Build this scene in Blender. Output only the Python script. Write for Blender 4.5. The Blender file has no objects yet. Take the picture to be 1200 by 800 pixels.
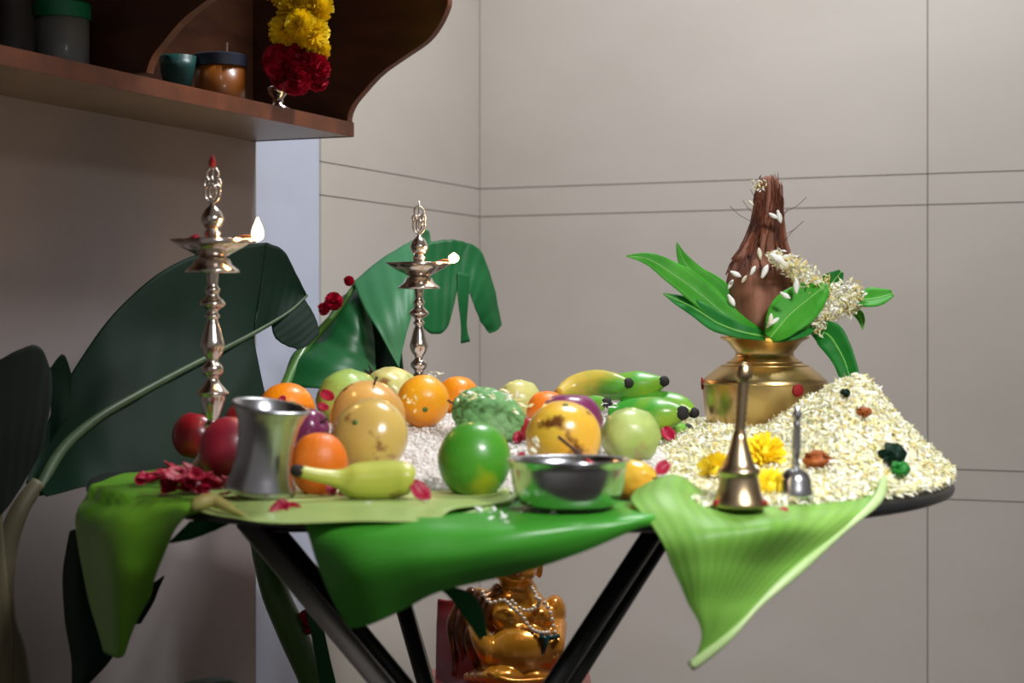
import bpy, bmesh, math, random
from mathutils import Vector, Matrix, noise
random.seed(7)
S = bpy.context.scene
COL = S.collection
F = 2100.0; CZ = 0.95; HOR = 384.0
# ------------------------------------------------------------------ camera, world, lights, exposure
cam_d = bpy.data.cameras.new('camera'); cam = bpy.data.objects.new('camera', cam_d); COL.objects.link(cam)
cam.location = (0, 0, CZ); cam.rotation_euler = (math.pi/2, 0, 0)
cam_d.sensor_width = 23.6; cam_d.lens = F/1200*23.6; cam_d.shift_y = -16/1200
cam_d.dof.use_dof = True; cam_d.dof.focus_distance = 2.82; cam_d.dof.aperture_fstop = 3.1
cam_d.clip_start = .05
S.camera = cam
w = bpy.data.worlds.new('world'); S.world = w; w.use_nodes = True
w.node_tree.nodes['Background'].inputs[0].default_value = (1.0, 0.93, 0.88, 1)
w.node_tree.nodes['Background'].inputs[1].default_value = 0.15
def area(name, loc, target, sx, sy, power, col):
    l = bpy.data.lights.new(name, 'AREA'); l.shape = 'RECTANGLE'; l.size = sx; l.size_y = sy; l.energy = power; l.color = col
    o = bpy.data.objects.new(name, l); COL.objects.link(o); o.location = loc
    o.rotation_euler = (Vector(target)-Vector(loc)).to_track_quat('-Z', 'Y').to_euler(); return o
area('ceiling_tube_light', (0.42, 3.05, 2.66), (0.42, 3.051, 0), 0.5, 0.2, 34, (0.95, 0.98, 1.0))
fl = area('front_fill_light', (0.95, 0.5, 2.2), (0.36, 2.1, 0.72), 0.5, 0.3, 6.5, (0.98, 0.98, 1.0)); fl.data.spread = math.radians(54)  # added fill near the camera, brightens the fruits and hanging leaves
S.view_settings.view_transform = 'Standard'; S.view_settings.look = 'None'
S.view_settings.gamma = 1; S.view_settings.exposure = 0.08; S.view_settings.use_curve_mapping = False

# ------------------------------------------------------------------ helpers
def P(px, py, Y):
    return Vector(((px-600)/F*Y, Y, CZ-(py-HOR)/F*Y))
def lin(c):
    r = []
    for v in c:
        v /= 255.0
        r.append(v/12.92 if v <= .04045 else ((v+.055)/1.055)**2.4)
    return tuple(r)+(1,)
def link(o, parent=None):
    COL.objects.link(o)
    if parent: o.parent = parent
    return o
def tag(o, label=None, cat=None, group=None, kind=None):
    if label: o['label'] = label
    if cat: o['category'] = cat
    if group: o['group'] = group
    if kind: o['kind'] = kind
    return o
def empty(name, loc, label, cat, group=None):
    o = bpy.data.objects.new(name, None); o.location = loc; o.empty_display_size = .05
    COL.objects.link(o); return tag(o, label, cat, group)
def mesh(name, vs, fs, mat, parent=None, smooth=True, uvs=None, cols=None, loc=None):
    """vs in world coordinates; re-expressed relative to the parent's or own location"""
    me = bpy.data.meshes.new(name)
    off = parent_loc(parent) if parent else Vector(loc) if loc is not None else Vector((0, 0, 0))
    if parent is None and loc is None and len(vs):
        n = len(vs); off = Vector((sum(v[0] for v in vs)/n, sum(v[1] for v in vs)/n, min(v[2] for v in vs)))
    me.from_pydata([tuple(Vector(v)-off) for v in vs], [], fs)
    if smooth: me.polygons.foreach_set('use_smooth', [True]*len(me.polygons))
    if uvs:
        l = me.uv_layers.new(name='UVMap')
        for i, lp in enumerate(me.loops): l.data[i].uv = uvs[lp.vertex_index]
    if cols:
        a = me.color_attributes.new('tint', 'FLOAT_COLOR', 'POINT')
        for i, c in enumerate(cols): a.data[i].color = c
    me.materials.append(mat); me.update()
    o = bpy.data.objects.new(name, me); link(o, parent)
    if parent is None: o.location = off
    return o
def parent_loc(p):
    l = Vector((0, 0, 0))
    while p: l += p.location; p = p.parent
    return l
def solid(o, t, off=-1):
    m = o.modifiers.new('s', 'SOLIDIFY'); m.thickness = t; m.offset = off; return o
def subs(o, n=1):
    m = o.modifiers.new('d', 'SUBSURF'); m.levels = n; m.render_levels = n; return o
class MB:
    def __init__(s): s.v = []; s.f = []; s.c = []
    def add(s, vs, fs, c=None):
        b = len(s.v); s.v += [Vector(v) for v in vs]; s.f += [tuple(i+b for i in f) for f in fs]
        if c is not None: s.c += [c]*len(vs)
    def box(s, lo, hi, T=None):
        vs = [(x, y, z) for x in (lo[0], hi[0]) for y in (lo[1], hi[1]) for z in (lo[2], hi[2])]
        if T: vs = [T(*v) for v in vs]
        s.add(vs, [(0,1,3,2),(4,6,7,5),(0,4,5,1),(2,3,7,6),(0,2,6,4),(1,5,7,3)])
    def tube(s, pts, rs, n=10, c=None, cap=True, sec=None, roll=0):
        pts = [Vector(p) for p in pts]; N = len(pts)
        if not hasattr(rs, '__len__'): rs = [rs]*N
        vs = []; up = None
        for i in range(N):
            t = (pts[min(i+1, N-1)]-pts[max(i-1, 0)]).normalized()
            if up is None:
                up = Vector((0, 0, 1)) if abs(t.z) < .9 else Vector((1, 0, 0))
            a = (up-t*up.dot(t)).normalized(); up = a; b = t.cross(a)
            for k in range(n):
                th = 2*math.pi*k/n+roll; q = sec(th) if sec else 1
                if isinstance(q, tuple): vs.append(pts[i]+a*q[0]*rs[i]+b*q[1]*rs[i])
                else: vs.append(pts[i]+(a*math.cos(th)+b*math.sin(th))*rs[i]*q)
        fs = [(i*n+k, i*n+(k+1) % n, (i+1)*n+(k+1) % n, (i+1)*n+k) for i in range(N-1) for k in range(n)]
        if cap: fs += [tuple(range(n-1, -1, -1)), tuple((N-1)*n+k for k in range(n))]
        s.add(vs, fs, c)
    def lathe(s, prof, o, n=32, mod=None, M=None, c=None, shift=None):
        o = Vector(o); vs = []
        for i, (r, h) in enumerate(prof):
            for k in range(n):
                th = 2*math.pi*k/n; rr = r*(mod(i, th) if mod else 1)
                v = Vector((rr*math.cos(th), rr*math.sin(th), h))
                if shift: v += shift(h)
                if M: v = M @ v
                vs.append(o+v)
        N = len(prof)
        fs = [(i*n+k, i*n+(k+1) % n, (i+1)*n+(k+1) % n, (i+1)*n+k) for i in range(N-1) for k in range(n)]
        s.add(vs, fs, c)
        b = len(s.v)-N*n
        for row, rv in ((0, True), (N-1, False)):
            ids = [b+row*n+k for k in range(n)]
            s.f.append(tuple(reversed(ids)) if rv else tuple(ids))
    def ball(s, o, r, n=16, m=10, M=None, c=None, d=None):
        o = Vector(o); vs = []; r = Vector(r) if hasattr(r, '__len__') else Vector((r, r, r))
        for i in range(m+1):
            ph = math.pi*i/m
            for k in range(n):
                th = 2*math.pi*k/n
                u = Vector((math.sin(ph)*math.cos(th), math.sin(ph)*math.sin(th), math.cos(ph)))
                q = d(u) if d else 1
                v = Vector((u.x*r.x, u.y*r.y, u.z*r.z))*q
                if M: v = M @ v
                vs.append(o+v)
        fs = [((i+1)*n+k, (i+1)*n+(k+1) % n, i*n+(k+1) % n, i*n+k) for i in range(m) for k in range(n)]
        s.add(vs, fs, c)
    def build(s, name, mat, parent=None, smooth=True, loc=None, weld=True):
        o = mesh(name, s.v, s.f, mat, parent, smooth, cols=s.c if s.c and len(s.c) == len(s.v) else None, loc=loc)
        if weld:
            bm = bmesh.new(); bm.from_mesh(o.data); bmesh.ops.remove_doubles(bm, verts=bm.verts, dist=1e-6)
            bm.to_mesh(o.data); bm.free()
        return o
def sharp(o, deg=35):
    o.data.set_sharp_from_angle(angle=math.radians(deg)); return o
def crom(p, t):
    n = len(p)-1; i = min(int(t*n), n-1); f = t*n-i
    a = p[max(i-1, 0)]; b = p[i]; c = p[i+1]; d = p[min(i+2, n)]
    return .5*((2*b)+(c-a)*f+(2*a-5*b+4*c-d)*f*f+(3*b-a-3*c+d)*f**3)
def smoothpath(pts, n): return [crom([Vector(p) for p in pts], i/(n-1)) for i in range(n)]
def sheet(name, rows, mat, parent=None, tz=None, nu=36, nv=18, amp=0.002, fr=18, th=.0012, tear=None, seed=0):
    rows = [[P(*q) if isinstance(q, tuple) else q for q in r] for r in rows]
    dense = [[crom(r, j/nv) for j in range(nv+1)] for r in rows]
    vs = []; uv = []
    for i in range(nu+1):
        for j in range(nv+1):
            v = crom([dense[r][j] for r in range(len(rows))], i/nu)
            k = noise.noise(v*fr+Vector((seed, 0, 0)))*amp + math.sin(i/nu*math.pi*11+seed+j/nv*2)*amp*.12
            v = v+Vector((0.3*k, -k, k))
            if tz:
                dx, dy = v.x-.011, v.y-2.46; rr = math.hypot(dx, dy)
                if rr < .584:
                    if v.z > .738: v.z = max(v.z, tz)
                    else: v.x = .011+dx*.584/rr; v.y = 2.46+dy*.584/rr
            vs.append(v); uv.append((i/nu, j/nv))
    fs = []
    for i in range(nu):
        for j in range(nv):
            if tear and tear(i/nu, j/nv): continue
            fs.append((i*(nv+1)+j, i*(nv+1)+j+1, (i+1)*(nv+1)+j+1, (i+1)*(nv+1)+j))
    o = mesh(name, vs, fs, mat, parent, True, uv)
    if tz: mo = o.modifiers.new('sm', 'SMOOTH'); mo.iterations = 3; mo.factor = .5
    solid(o, th, 0); return o
sst = lambda t: (lambda x: x*x*(3-2*x))(max(0, min(1, t)))

# ------------------------------------------------------------------ materials
def mat(name, c1, c2=None, rough=.5, metal=0, scale=8, bump=0, bscale=60, spot=None, spot_amt=.3, spot_scale=14,
        transl=0, veins=0, vein_axis='X', vamt=.22, coat=0, sss=0, attr=False, stretch=None, c3=None, emit=0, spec=.5, uvc=False, fac=(.35, .65)):
    m = bpy.data.materials.new(name); m.use_nodes = True
    N = m.node_tree.nodes; L = m.node_tree.links; b = N['Principled BSDF']; out = N['Material Output']
    tc = N.new('ShaderNodeTexCoord'); co = tc.outputs['Object']
    if stretch:
        mp = N.new('ShaderNodeMapping'); mp.inputs['Scale'].default_value = stretch; L.new(co, mp.inputs[0]); co = mp.outputs[0]
    col = None
    if c2 or attr:
        n = N.new('ShaderNodeTexNoise'); n.inputs['Scale'].default_value = scale; n.inputs['Detail'].default_value = 4; L.new(co, n.inputs['Vector'])
        rp = N.new('ShaderNodeValToRGB'); e = rp.color_ramp.elements
        e[0].position = fac[0]; e[1].position = fac[1]; e[0].color = lin(c1); e[1].color = lin(c2 or c1)
        if c3: x = e.new(.5); x.color = lin(c3)
        L.new(n.outputs['Fac'], rp.inputs[0]); col = rp.outputs[0]
    def mixc(a, bcol, f, blend='MIX'):
        x = N.new('ShaderNodeMix'); x.data_type = 'RGBA'; x.blend_type = blend
        if isinstance(f, float): x.inputs[0].default_value = f
        else: L.new(f, x.inputs[0])
        for s, v in ((6, a), (7, bcol)):
            if isinstance(v, tuple): x.inputs[s].default_value = v
            else: L.new(v, x.inputs[s])
        return x.outputs[2]
    if attr:
        at = N.new('ShaderNodeAttribute'); at.attribute_name = 'tint'
        col = at.outputs['Color']
    if col is None: col = lin(c1)
    if spot:
        n = N.new('ShaderNodeTexNoise'); n.inputs['Scale'].default_value = spot_scale; n.inputs['Detail'].default_value = 6; L.new(co, n.inputs['Vector'])
        rp = N.new('ShaderNodeValToRGB'); e = rp.color_ramp.elements; e[0].position = 1-spot_amt-.06; e[1].position = 1-spot_amt+.02
        L.new(n.outputs['Fac'], rp.inputs[0]); col = mixc(col, lin(spot), rp.outputs[0])
    hgt = None
    if veins:
        sep = N.new('ShaderNodeSeparateXYZ'); L.new(tc.outputs['UV'], sep.inputs[0])
        ns = N.new('ShaderNodeTexNoise'); ns.inputs['Scale'].default_value = 6; L.new(tc.outputs['UV'], ns.inputs['Vector'])
        a = N.new('ShaderNodeMath'); a.operation = 'MULTIPLY_ADD'; a.inputs[1].default_value = .02; L.new(ns.outputs['Fac'], a.inputs[0]); L.new(sep.outputs[vein_axis], a.inputs[2])
        mu = N.new('ShaderNodeMath'); mu.operation = 'MULTIPLY'; mu.inputs[1].default_value = veins; L.new(a.outputs[0], mu.inputs[0])
        si = N.new('ShaderNodeMath'); si.operation = 'SINE'; L.new(mu.outputs[0], si.inputs[0])
        mr = N.new('ShaderNodeMapRange'); mr.inputs[1].default_value = -1; mr.inputs[2].default_value = 1; mr.inputs[3].default_value = 0; mr.inputs[4].default_value = vamt
        L.new(si.outputs[0], mr.inputs[0]); hgt = si.outputs[0]
        col = mixc(col, (.02, .05, .01, 1), mr.outputs[0], 'MIX')
    if isinstance(col, tuple): b.inputs['Base Color'].default_value = col
    else: L.new(col, b.inputs['Base Color'])
    b.inputs['Roughness'].default_value = rough; b.inputs['Metallic'].default_value = metal
    b.inputs['Coat Weight'].default_value = coat; b.inputs['Coat Roughness'].default_value = .12
    b.inputs['Specular IOR Level'].default_value = spec
    if sss:
        b.inputs['Subsurface Weight'].default_value = sss; b.inputs['Subsurface Radius'].default_value = (.01, .006, .003); b.inputs['Subsurface Scale'].default_value = .5
    if emit:
        b.inputs['Emission Color'].default_value = lin(c1); b.inputs['Emission Strength'].default_value = emit
    if bump:
        n = N.new('ShaderNodeTexNoise'); n.inputs['Scale'].default_value = bscale; n.inputs['Detail'].default_value = 5; L.new(co, n.inputs['Vector'])
        bp = N.new('ShaderNodeBump'); bp.inputs['Strength'].default_value = bump; bp.inputs['Distance'].default_value = .002
        L.new(n.outputs['Fac'], bp.inputs['Height']); nrm = bp.outputs[0]
        if hgt is not None:
            b2 = N.new('ShaderNodeBump'); b2.inputs['Strength'].default_value = min(.25, vamt); b2.inputs['Distance'].default_value = .001
            L.new(hgt, b2.inputs['Height']); L.new(nrm, b2.inputs['Normal']); nrm = b2.outputs[0]
        L.new(nrm, b.inputs['Normal'])
    if transl:
        t = N.new('ShaderNodeBsdfTranslucent'); x = N.new('ShaderNodeMixShader'); x.inputs[0].default_value = transl
        if isinstance(col, tuple): t.inputs[0].default_value = col
        else: L.new(col, t.inputs[0])
        L.new(b.outputs[0], x.inputs[1]); L.new(t.outputs[0], x.inputs[2]); L.new(x.outputs[0], out.inputs[0])
    return m
M_tile = mat('wall_tile', (206, 198, 190), (201, 193, 184), rough=.42, scale=3, bump=.04, bscale=8, stretch=(1, 1, 2))
M_joint = mat('tile_joint', (105, 98, 90), rough=.9)
M_plast = mat('painted_plaster', (202, 208, 226), (194, 200, 220), rough=.8, scale=3, bump=.15, bscale=30)
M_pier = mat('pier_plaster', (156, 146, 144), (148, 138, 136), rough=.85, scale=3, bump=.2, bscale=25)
M_floor = mat('floor_tile', (92, 84, 78), (80, 74, 70), rough=.35, scale=4, bump=.05)
M_ceil = mat('ceiling_paint', (225, 222, 216), rough=.9)
M_wood = mat('dark_laminate', (74, 44, 30), (54, 32, 22), rough=.32, scale=5, bump=.1, bscale=30, stretch=(1, 1, 5), coat=.3)
M_edge = mat('wood_edging', (118, 60, 28), (92, 46, 20), rough=.45, scale=20, bump=.1, bscale=60)
M_under = mat('cream_laminate', (150, 130, 106), (136, 116, 94), rough=.4, scale=6)
M_black = mat('black_table', (24, 24, 26), (32, 32, 34), rough=.35, scale=12, bump=.05, coat=.2)
M_leg = mat('leg_steel', (190, 186, 184), (170, 166, 164), rough=.32, metal=.75, scale=8, bump=.05)
M_legd = mat('leg_black', (20, 20, 22), (30, 34, 32), rough=.35, scale=8, coat=.3)
M_brass = mat('brass', (216, 188, 130), (198, 166, 108), rough=.3, metal=1, scale=6, bump=.06, bscale=25)
M_bell = mat('bell_brass', (204, 182, 148), (180, 156, 120), rough=.3, metal=1, scale=25, bump=.06, bscale=50)
M_silver = mat('lamp_silver', (228, 220, 214), (212, 196, 184), rough=.2, metal=1, scale=16, bump=.05, bscale=40)
M_steel = mat('steel', (222, 224, 228), (206, 206, 210), rough=.22, metal=1, scale=6, bump=.05, bscale=20)
M_cup = mat('tumbler_steel', (200, 202, 208), (180, 180, 186), rough=.28, metal=1, scale=9, bump=.12, bscale=30)
M_gold = mat('gold_paint', (226, 158, 48), (206, 128, 28), rough=.22, metal=.45, scale=8, bump=.05, coat=.6)
M_golddk = mat('old_gold', (150, 92, 40), (80, 44, 22), rough=.3, metal=.6, scale=20, bump=.5, bscale=25, coat=.4)
M_redrobe = mat('red_paint', (150, 14, 14), (110, 8, 10), rough=.3, scale=8, coat=.5, bump=.05)
M_pearl = mat('pearl', (232, 214, 190), rough=.18, coat=1, metal=.1)
M_teal = mat('teal_pendant', (12, 60, 60), rough=.3)
M_kum = mat('kumkum', (150, 10, 20), (120, 6, 14), rough=.8, scale=60)
M_rose = mat('rose_petal', (190, 8, 62), (140, 4, 36), rough=.5, scale=30, transl=.15, sss=.1)
M_rosed = mat('rose_dark', (206, 12, 64), (150, 6, 36), rough=.55, scale=25, transl=.1)
M_yel = mat('chrysanthemum', (255, 232, 40), (248, 212, 20), rough=.55, scale=20, transl=.15)
M_yc = mat('chrysanthemum_core', (214, 150, 10), rough=.7)
M_jas = mat('jasmine', (240, 238, 210), rough=.55, attr=True, transl=.18)
M_rice = mat('rice', (236, 232, 226), (214, 208, 204), rough=.6, scale=200)
M_mari = mat('dry_marigold', (176, 92, 16), (110, 48, 12), rough=.7, scale=40, transl=.1, bump=.3)
M_husk = mat('coconut_husk', (156, 108, 88), (104, 62, 46), rough=.85, scale=14, bump=.7, bscale=45, stretch=(3, 3, .5), c3=(130, 82, 62))
M_fibre = mat('coconut_fibre', (126, 66, 40), (60, 30, 18), rough=.9, scale=30, stretch=(3, 3, .5))
# leaves
M_lf_bright = mat('leaf_bright', (118, 178, 44), (92, 158, 30), rough=.4, scale=5, veins=200, vein_axis='Y', vamt=.06, bump=.1, bscale=15, transl=.22, coat=.1)
M_lf_mid = mat('leaf_middle', (80, 176, 56), (60, 152, 40), rough=.38, scale=4, veins=160, vein_axis='Y', vamt=.05, bump=.1, bscale=12, transl=.22, coat=.1)
M_lf_pale = mat('leaf_pale', (190, 206, 128), (168, 194, 106), rough=.5, scale=5, veins=60, vein_axis='X', vamt=.05, bump=.1, bscale=20, transl=.2)
M_lf_right = mat('leaf_right', (148, 196, 90), (122, 180, 68), rough=.5, scale=4, veins=100, vein_axis='Y', vamt=.13, bump=.15, bscale=16, transl=.28)
M_lf_roll = mat('leaf_roll', (198, 222, 160), (176, 208, 132), rough=.45, scale=12, transl=.15)
M_lf_dark = mat('leaf_dark', (9, 38, 24), (6, 28, 15), rough=.62, scale=4, veins=0, bump=.15, bscale=10, transl=.05, spec=.12)  # leaf green lowered to carry the shade on the big wall leaf
M_lf_dull = mat('leaf_dull', (42, 48, 42), (30, 36, 30), rough=.7, scale=5, veins=0, spec=.1, bump=.1, transl=.05)  # dull grey-green leaf colour
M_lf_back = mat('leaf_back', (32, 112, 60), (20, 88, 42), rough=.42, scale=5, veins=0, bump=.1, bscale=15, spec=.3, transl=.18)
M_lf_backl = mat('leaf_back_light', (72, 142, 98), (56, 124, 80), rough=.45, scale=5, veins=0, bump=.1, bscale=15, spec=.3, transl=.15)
M_rib = mat('midrib', (70, 92, 60), (52, 70, 44), rough=.5, scale=20)
M_stem = mat('banana_stem', (112, 104, 76), (76, 72, 52), rough=.6, scale=12, bump=.3, stretch=(1, 1, .3))
M_gstem = mat('green_stem', (70, 116, 34), (44, 88, 26), rough=.45, scale=12, bump=.2, stretch=(1, 1, .3), coat=.2)
M_mango = mat('mango_leaf', (86, 180, 56), (58, 154, 36), rough=.5, scale=14, bump=.1, transl=.25, spec=.2)
M_mrib = mat('mango_midrib', (120, 186, 84), (100, 170, 66), rough=.5, scale=14)
M_mangod = mat('mango_leaf_deep', (40, 134, 50), (26, 110, 36), rough=.5, scale=14, bump=.1, transl=.2, spec=.2)
M_lf_rollb = mat('leaf_roll_end', (196, 196, 110), (170, 150, 90), rough=.5, scale=30, transl=.1)
# fruits
M_orange = mat('orange_peel', (244, 150, 10), (236, 122, 6), rough=.36, scale=12, bump=.35, bscale=260, sss=.08, coat=.15)
M_orange2 = mat('orange_deep', (240, 130, 30), (226, 104, 14), rough=.42, scale=12, bump=.35, bscale=260, sss=.08)
M_orange3 = mat('orange_golden', (240, 176, 26), (238, 146, 10), rough=.36, scale=14, bump=.35, bscale=260, sss=.08, coat=.15)
M_tan = mat('sweet_lime', (222, 172, 92), (204, 144, 70), rough=.26, scale=16, bump=.1, bscale=160, spot=(120, 66, 36), spot_amt=.36, spot_scale=34, coat=.35, c3=(214, 160, 80))
M_tang = mat('sweet_lime_greenish', (214, 178, 96), (206, 176, 92), rough=.24, scale=12, bump=.1, bscale=160, spot=(150, 106, 60), spot_amt=.34, spot_scale=30, coat=.4)
M_yelf = mat('yellow_lime', (220, 184, 60), (226, 160, 52), rough=.26, scale=10, bump=.1, bscale=160, spot=(106, 62, 26), spot_amt=.37, spot_scale=30, coat=.4)
M_guava = mat('guava', (160, 190, 92), (136, 168, 66), rough=.4, scale=12, bump=.2, bscale=90, spot=(206, 206, 140), spot_amt=.36, spot_scale=14, coat=.2)
M_guava2 = mat('guava_ripe', (176, 190, 112), (134, 160, 70), rough=.42, scale=14, bump=.25, bscale=60, spot=(150, 130, 84), spot_amt=.35, spot_scale=18, coat=.15)
M_pale = mat('pale_guava', (206, 196, 116), (188, 196, 116), rough=.38, scale=16, bump=.2, bscale=90, spot=(150, 110, 64), spot_amt=.35, spot_scale=32, coat=.2)
M_lime = mat('green_orange', (66, 142, 40), (76, 150, 34), rough=.36, scale=8, bump=.2, bscale=220, spot=(156, 168, 30), spot_amt=.40, spot_scale=9, coat=.2)
M_custard = mat('custard_apple', (92, 146, 82), (124, 164, 112), rough=.7, scale=16, bump=.4, bscale=60, c3=(106, 156, 92))
M_apple = mat('red_apple', (140, 20, 32), (112, 14, 34), rough=.34, scale=16, bump=.05, stretch=(2, 2, .6), coat=.15, c3=(152, 26, 34))
M_apple2 = mat('blush_apple', (168, 40, 54), (120, 22, 44), rough=.4, scale=10, bump=.05, stretch=(2, 2, .6), coat=.1)
M_plum = mat('plum', (126, 46, 92), (104, 34, 74), rough=.3, scale=14, spot=(170, 110, 140), spot_amt=.3, spot_scale=60, coat=.3)
M_navel = mat('navel', (96, 130, 50), (70, 100, 40), rough=.6, scale=40)
M_dry = mat('dry_stalk', (70, 50, 34), (44, 30, 22), rough=.8, scale=40)
M_ban = mat('banana_green', (62, 156, 50), (148, 176, 44), rough=.38, scale=9, bump=.05, spot=(40, 50, 26), spot_amt=.27, spot_scale=20, coat=.2, fac=(.42, .62))
M_bany = mat('banana_turning', (206, 178, 70), (88, 158, 48), rough=.38, scale=7, bump=.05, spot=(70, 56, 26), spot_amt=.28, spot_scale=22, coat=.2, fac=(.44, .6))
M_banp = mat('banana_pale', (196, 198, 86), (174, 182, 66), rough=.4, scale=14, bump=.1, spot=(140, 110, 50), spot_amt=.30, spot_scale=34, coat=.15)
M_tip = mat('banana_tip', (36, 32, 30), (26, 22, 22), rough=.8, scale=50)
M_stick = mat('incense', (92, 64, 52), (66, 42, 36), rough=.8, scale=60)
M_stickr = mat('incense_red', (190, 16, 26), rough=.6)
M_flame = mat('flame', (255, 206, 140), emit=22)
M_wick = mat('wick', (70, 40, 26), rough=.9)
M_oil = mat('lamp_oil', (150, 110, 30), rough=.08, coat=1)
M_jarbody = mat('jar_frosted', (120, 120, 118), rough=.35, coat=.3)
M_jarlid = mat('jar_green_lid', (0, 110, 70), rough=.4)
M_tealbox = mat('teal_plastic', (28, 74, 70), rough=.4)
M_orjar = mat('orange_jar', (150, 84, 24), rough=.35, coat=.4)
M_bluelid = mat('blue_lid', (36, 44, 62), rough=.45)
M_darkobj = mat('dark_tin', (44, 38, 36), rough=.5)

# ------------------------------------------------------------------ the room: a = distance from the corner along the left wall, b = distance from the left wall
CN = Vector((-.0796, 4.4, 0)); DA = Vector((-.396, -.918, 0)).normalized(); DB = Vector((.918, -.396, 0)).normalized()
def R(a, b, z): return CN+DA*a+DB*b+Vector((0, 0, z))
def a_at(px, b):   # where the vertical plane through pixel column px cuts the line b = const
    k = (px-600)/F; o = CN+DB*b
    return (k*o.y-o.x)/(DA.x-k*DA.y)
def b_at(px, a):
    k = (px-600)/F; o = CN+DA*a
    return (k*o.y-o.x)/(DB.x-k*DB.y)
def zat(py, Y): return CZ-(py-HOR)/F*Y
H = 2.75
m = MB(); m.box((-.15, -.15, -.1), (4.2, 4.2, 0), R); tag(m.build('floor', M_floor, smooth=False), kind='structure')
m = MB(); m.box((-.15, -.15, H), (4.2, 4.2, H+.1), R); tag(m.build('ceiling', M_ceil, smooth=False), kind='structure')
JY = 4.4; g = .0022; T = .008
# back wall: joint-coloured core, tiles proud of it
wb = MB(); wb.box((-.15, -.05, 0), (-T, 4.2, H), R); wall_back = wb.build('wall_back', M_joint, smooth=False); tag(wall_back, kind='structure')
zs_px = [(221.3, 254.0)]
z1 = zat(221.3, 4.4); z2 = zat(254, 4.4)
bv = b_at(1087, 0); Yv = R(0, bv, 0).y
z3 = zat(549, Yv); z4 = zat(584, Yv)
zc = [0, z4-.6, z4, z3, z2, z1, z1+.6, z1+.6+(z1-z2), H]
zc = sorted(set(round(z, 4) for z in zc if 0 <= z <= H))
bc = [0, bv, bv+bv, bv*3, 4.2]
bc = [0]+[bv+.98*i for i in range(4)]; bc[-1] = 4.1
for i in range(len(bc)-1):
    for j in range(len(zc)-1):
        if zc[j+1]-zc[j] < .01: continue
        m = MB(); m.box((-T, bc[i]+g/2, zc[j]+g/2), (0, bc[i+1]-g/2, zc[j+1]-g/2), R)
        m.build('tile', M_tile, wall_back, smooth=False)
# left wall: plaster core, tile field near the corner, pier with the shelf
wl = MB(); wl.box((-.15, -.15, 0), (4.2, -T, H), R); wall_left = wl.build('wall_left', M_joint, smooth=False); tag(wall_left, kind='structure')
a375 = a_at(376, 0); PB = .03; a300 = a_at(300, PB)
for j in range(len(zc)-1):
    if zc[j+1]-zc[j] < .01: continue
    m = MB(); m.box((0, -T, zc[j]+g/2), (a375, 0, zc[j+1]-g/2), R); m.build('tile', M_tile, wall_left, smooth=False)
m = MB(); m.box((a375, -T, 0), (4.2, -.004, H), R); m.build('plaster_strip', M_plast, wall_left, smooth=False)
m = MB(); m.box((a300, -.004, 0), (4.2, PB, H), R); m.build('pier', M_pier, wall_left, smooth=False)

# ------------------------------------------------------------------ wall shelf
Yb = R(a300, PB, 0).y
ZB = zat(166, Yb); bf = b_at(415, a300); ZT = ZB+.0265; AE = 3.3
prof = [(415, 160), (413, 140), (418, 125), (428, 112), (450, 88), (478, 68), (504, 50), (519, 31), (528, 12), (530, 0)]
pr = []
for px, py in prof:
    b = b_at(px, a300); pr.append((b, zat(py, R(a300, b, 0).y)))
pr[0] = (pr[0][0], ZB)
for db, dz in ((-.002, .05), (.002, .12), (.01, .2), (.01, .4), (.01, .6)):  # unseen upper part, deepened and raised to shade the wall below
    pr.append((pr[9][0]+db, pr[9][1]+dz))
ZTOP = pr[-1][1]
shelf = empty('wall_shelf', R(2.2, PB, ZB), 'dark brown wooden wall shelf with scalloped side panels, high on the left wall', 'shelf')
m = MB(); m.box((a300, PB, ZB+.002), (AE, bf-.002, ZT), R); m.build('shelf_board', M_wood, shelf, smooth=False)
m = MB(); m.box((a300, PB, ZB), (AE, bf-.003, ZB+.0019), R); o = m.build('underside', M_under, shelf, smooth=False)
m = MB(); m.box((a300, bf-.002, ZB), (AE, bf, ZT), R); o = m.build('front_edge', M_edge, shelf, smooth=False); o['label'] = 'lighter reddish-brown front edge of the shelf board'
m = MB(); m.box((a300, PB, ZTOP-.02), (AE, pr[-1][0], ZTOP), R); m.build('top_board', M_wood, shelf, smooth=False)
m = MB(); m.box((a300+.02, PB, ZT), (AE, PB+.006, ZTOP-.02), R); m.build('back_panel', M_wood, shelf, smooth=False)
def side(a0, a1, z0=None):
    pts = [Vector((b, z, 0)) for b, z in pr]; n = 40
    sp = [crom(pts, i/n) for i in range(n+1)]
    if z0: sp = [p for p in sp if p.y > z0]
    for nm, mt, d0, d1, lab in (('side_panel', M_wood, None, -.0018, None), ('panel_edge', M_edge, -.0018, 0, 'lighter curved edging strip')):
        vs = []; k = len(sp)
        for aa in (a0, a1):
            for e in (d0, d1):
                for p in sp: vs.append(R(aa, PB if e is None else p.x+e, p.y))
        fs = []
        for i in range(k-1):
            fs += [(i, k+i, k+i+1, i+1), (2*k+i, 2*k+i+1, 3*k+i+1, 3*k+i), (k+i, 3*k+i, 3*k+i+1, k+i+1), (i, i+1, 2*k+i+1, 2*k+i)]
        fs += [(0, 2*k, 3*k, k), (k-1, 2*k-1, 4*k-1, 3*k-1)]
        o = mesh(nm, vs, fs, mt, shelf, False)
        if lab: o['label'] = lab
side(a300, a300+.018)
a182 = a_at(182, bf)
side(a182, a182+.018, ZT)

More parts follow.
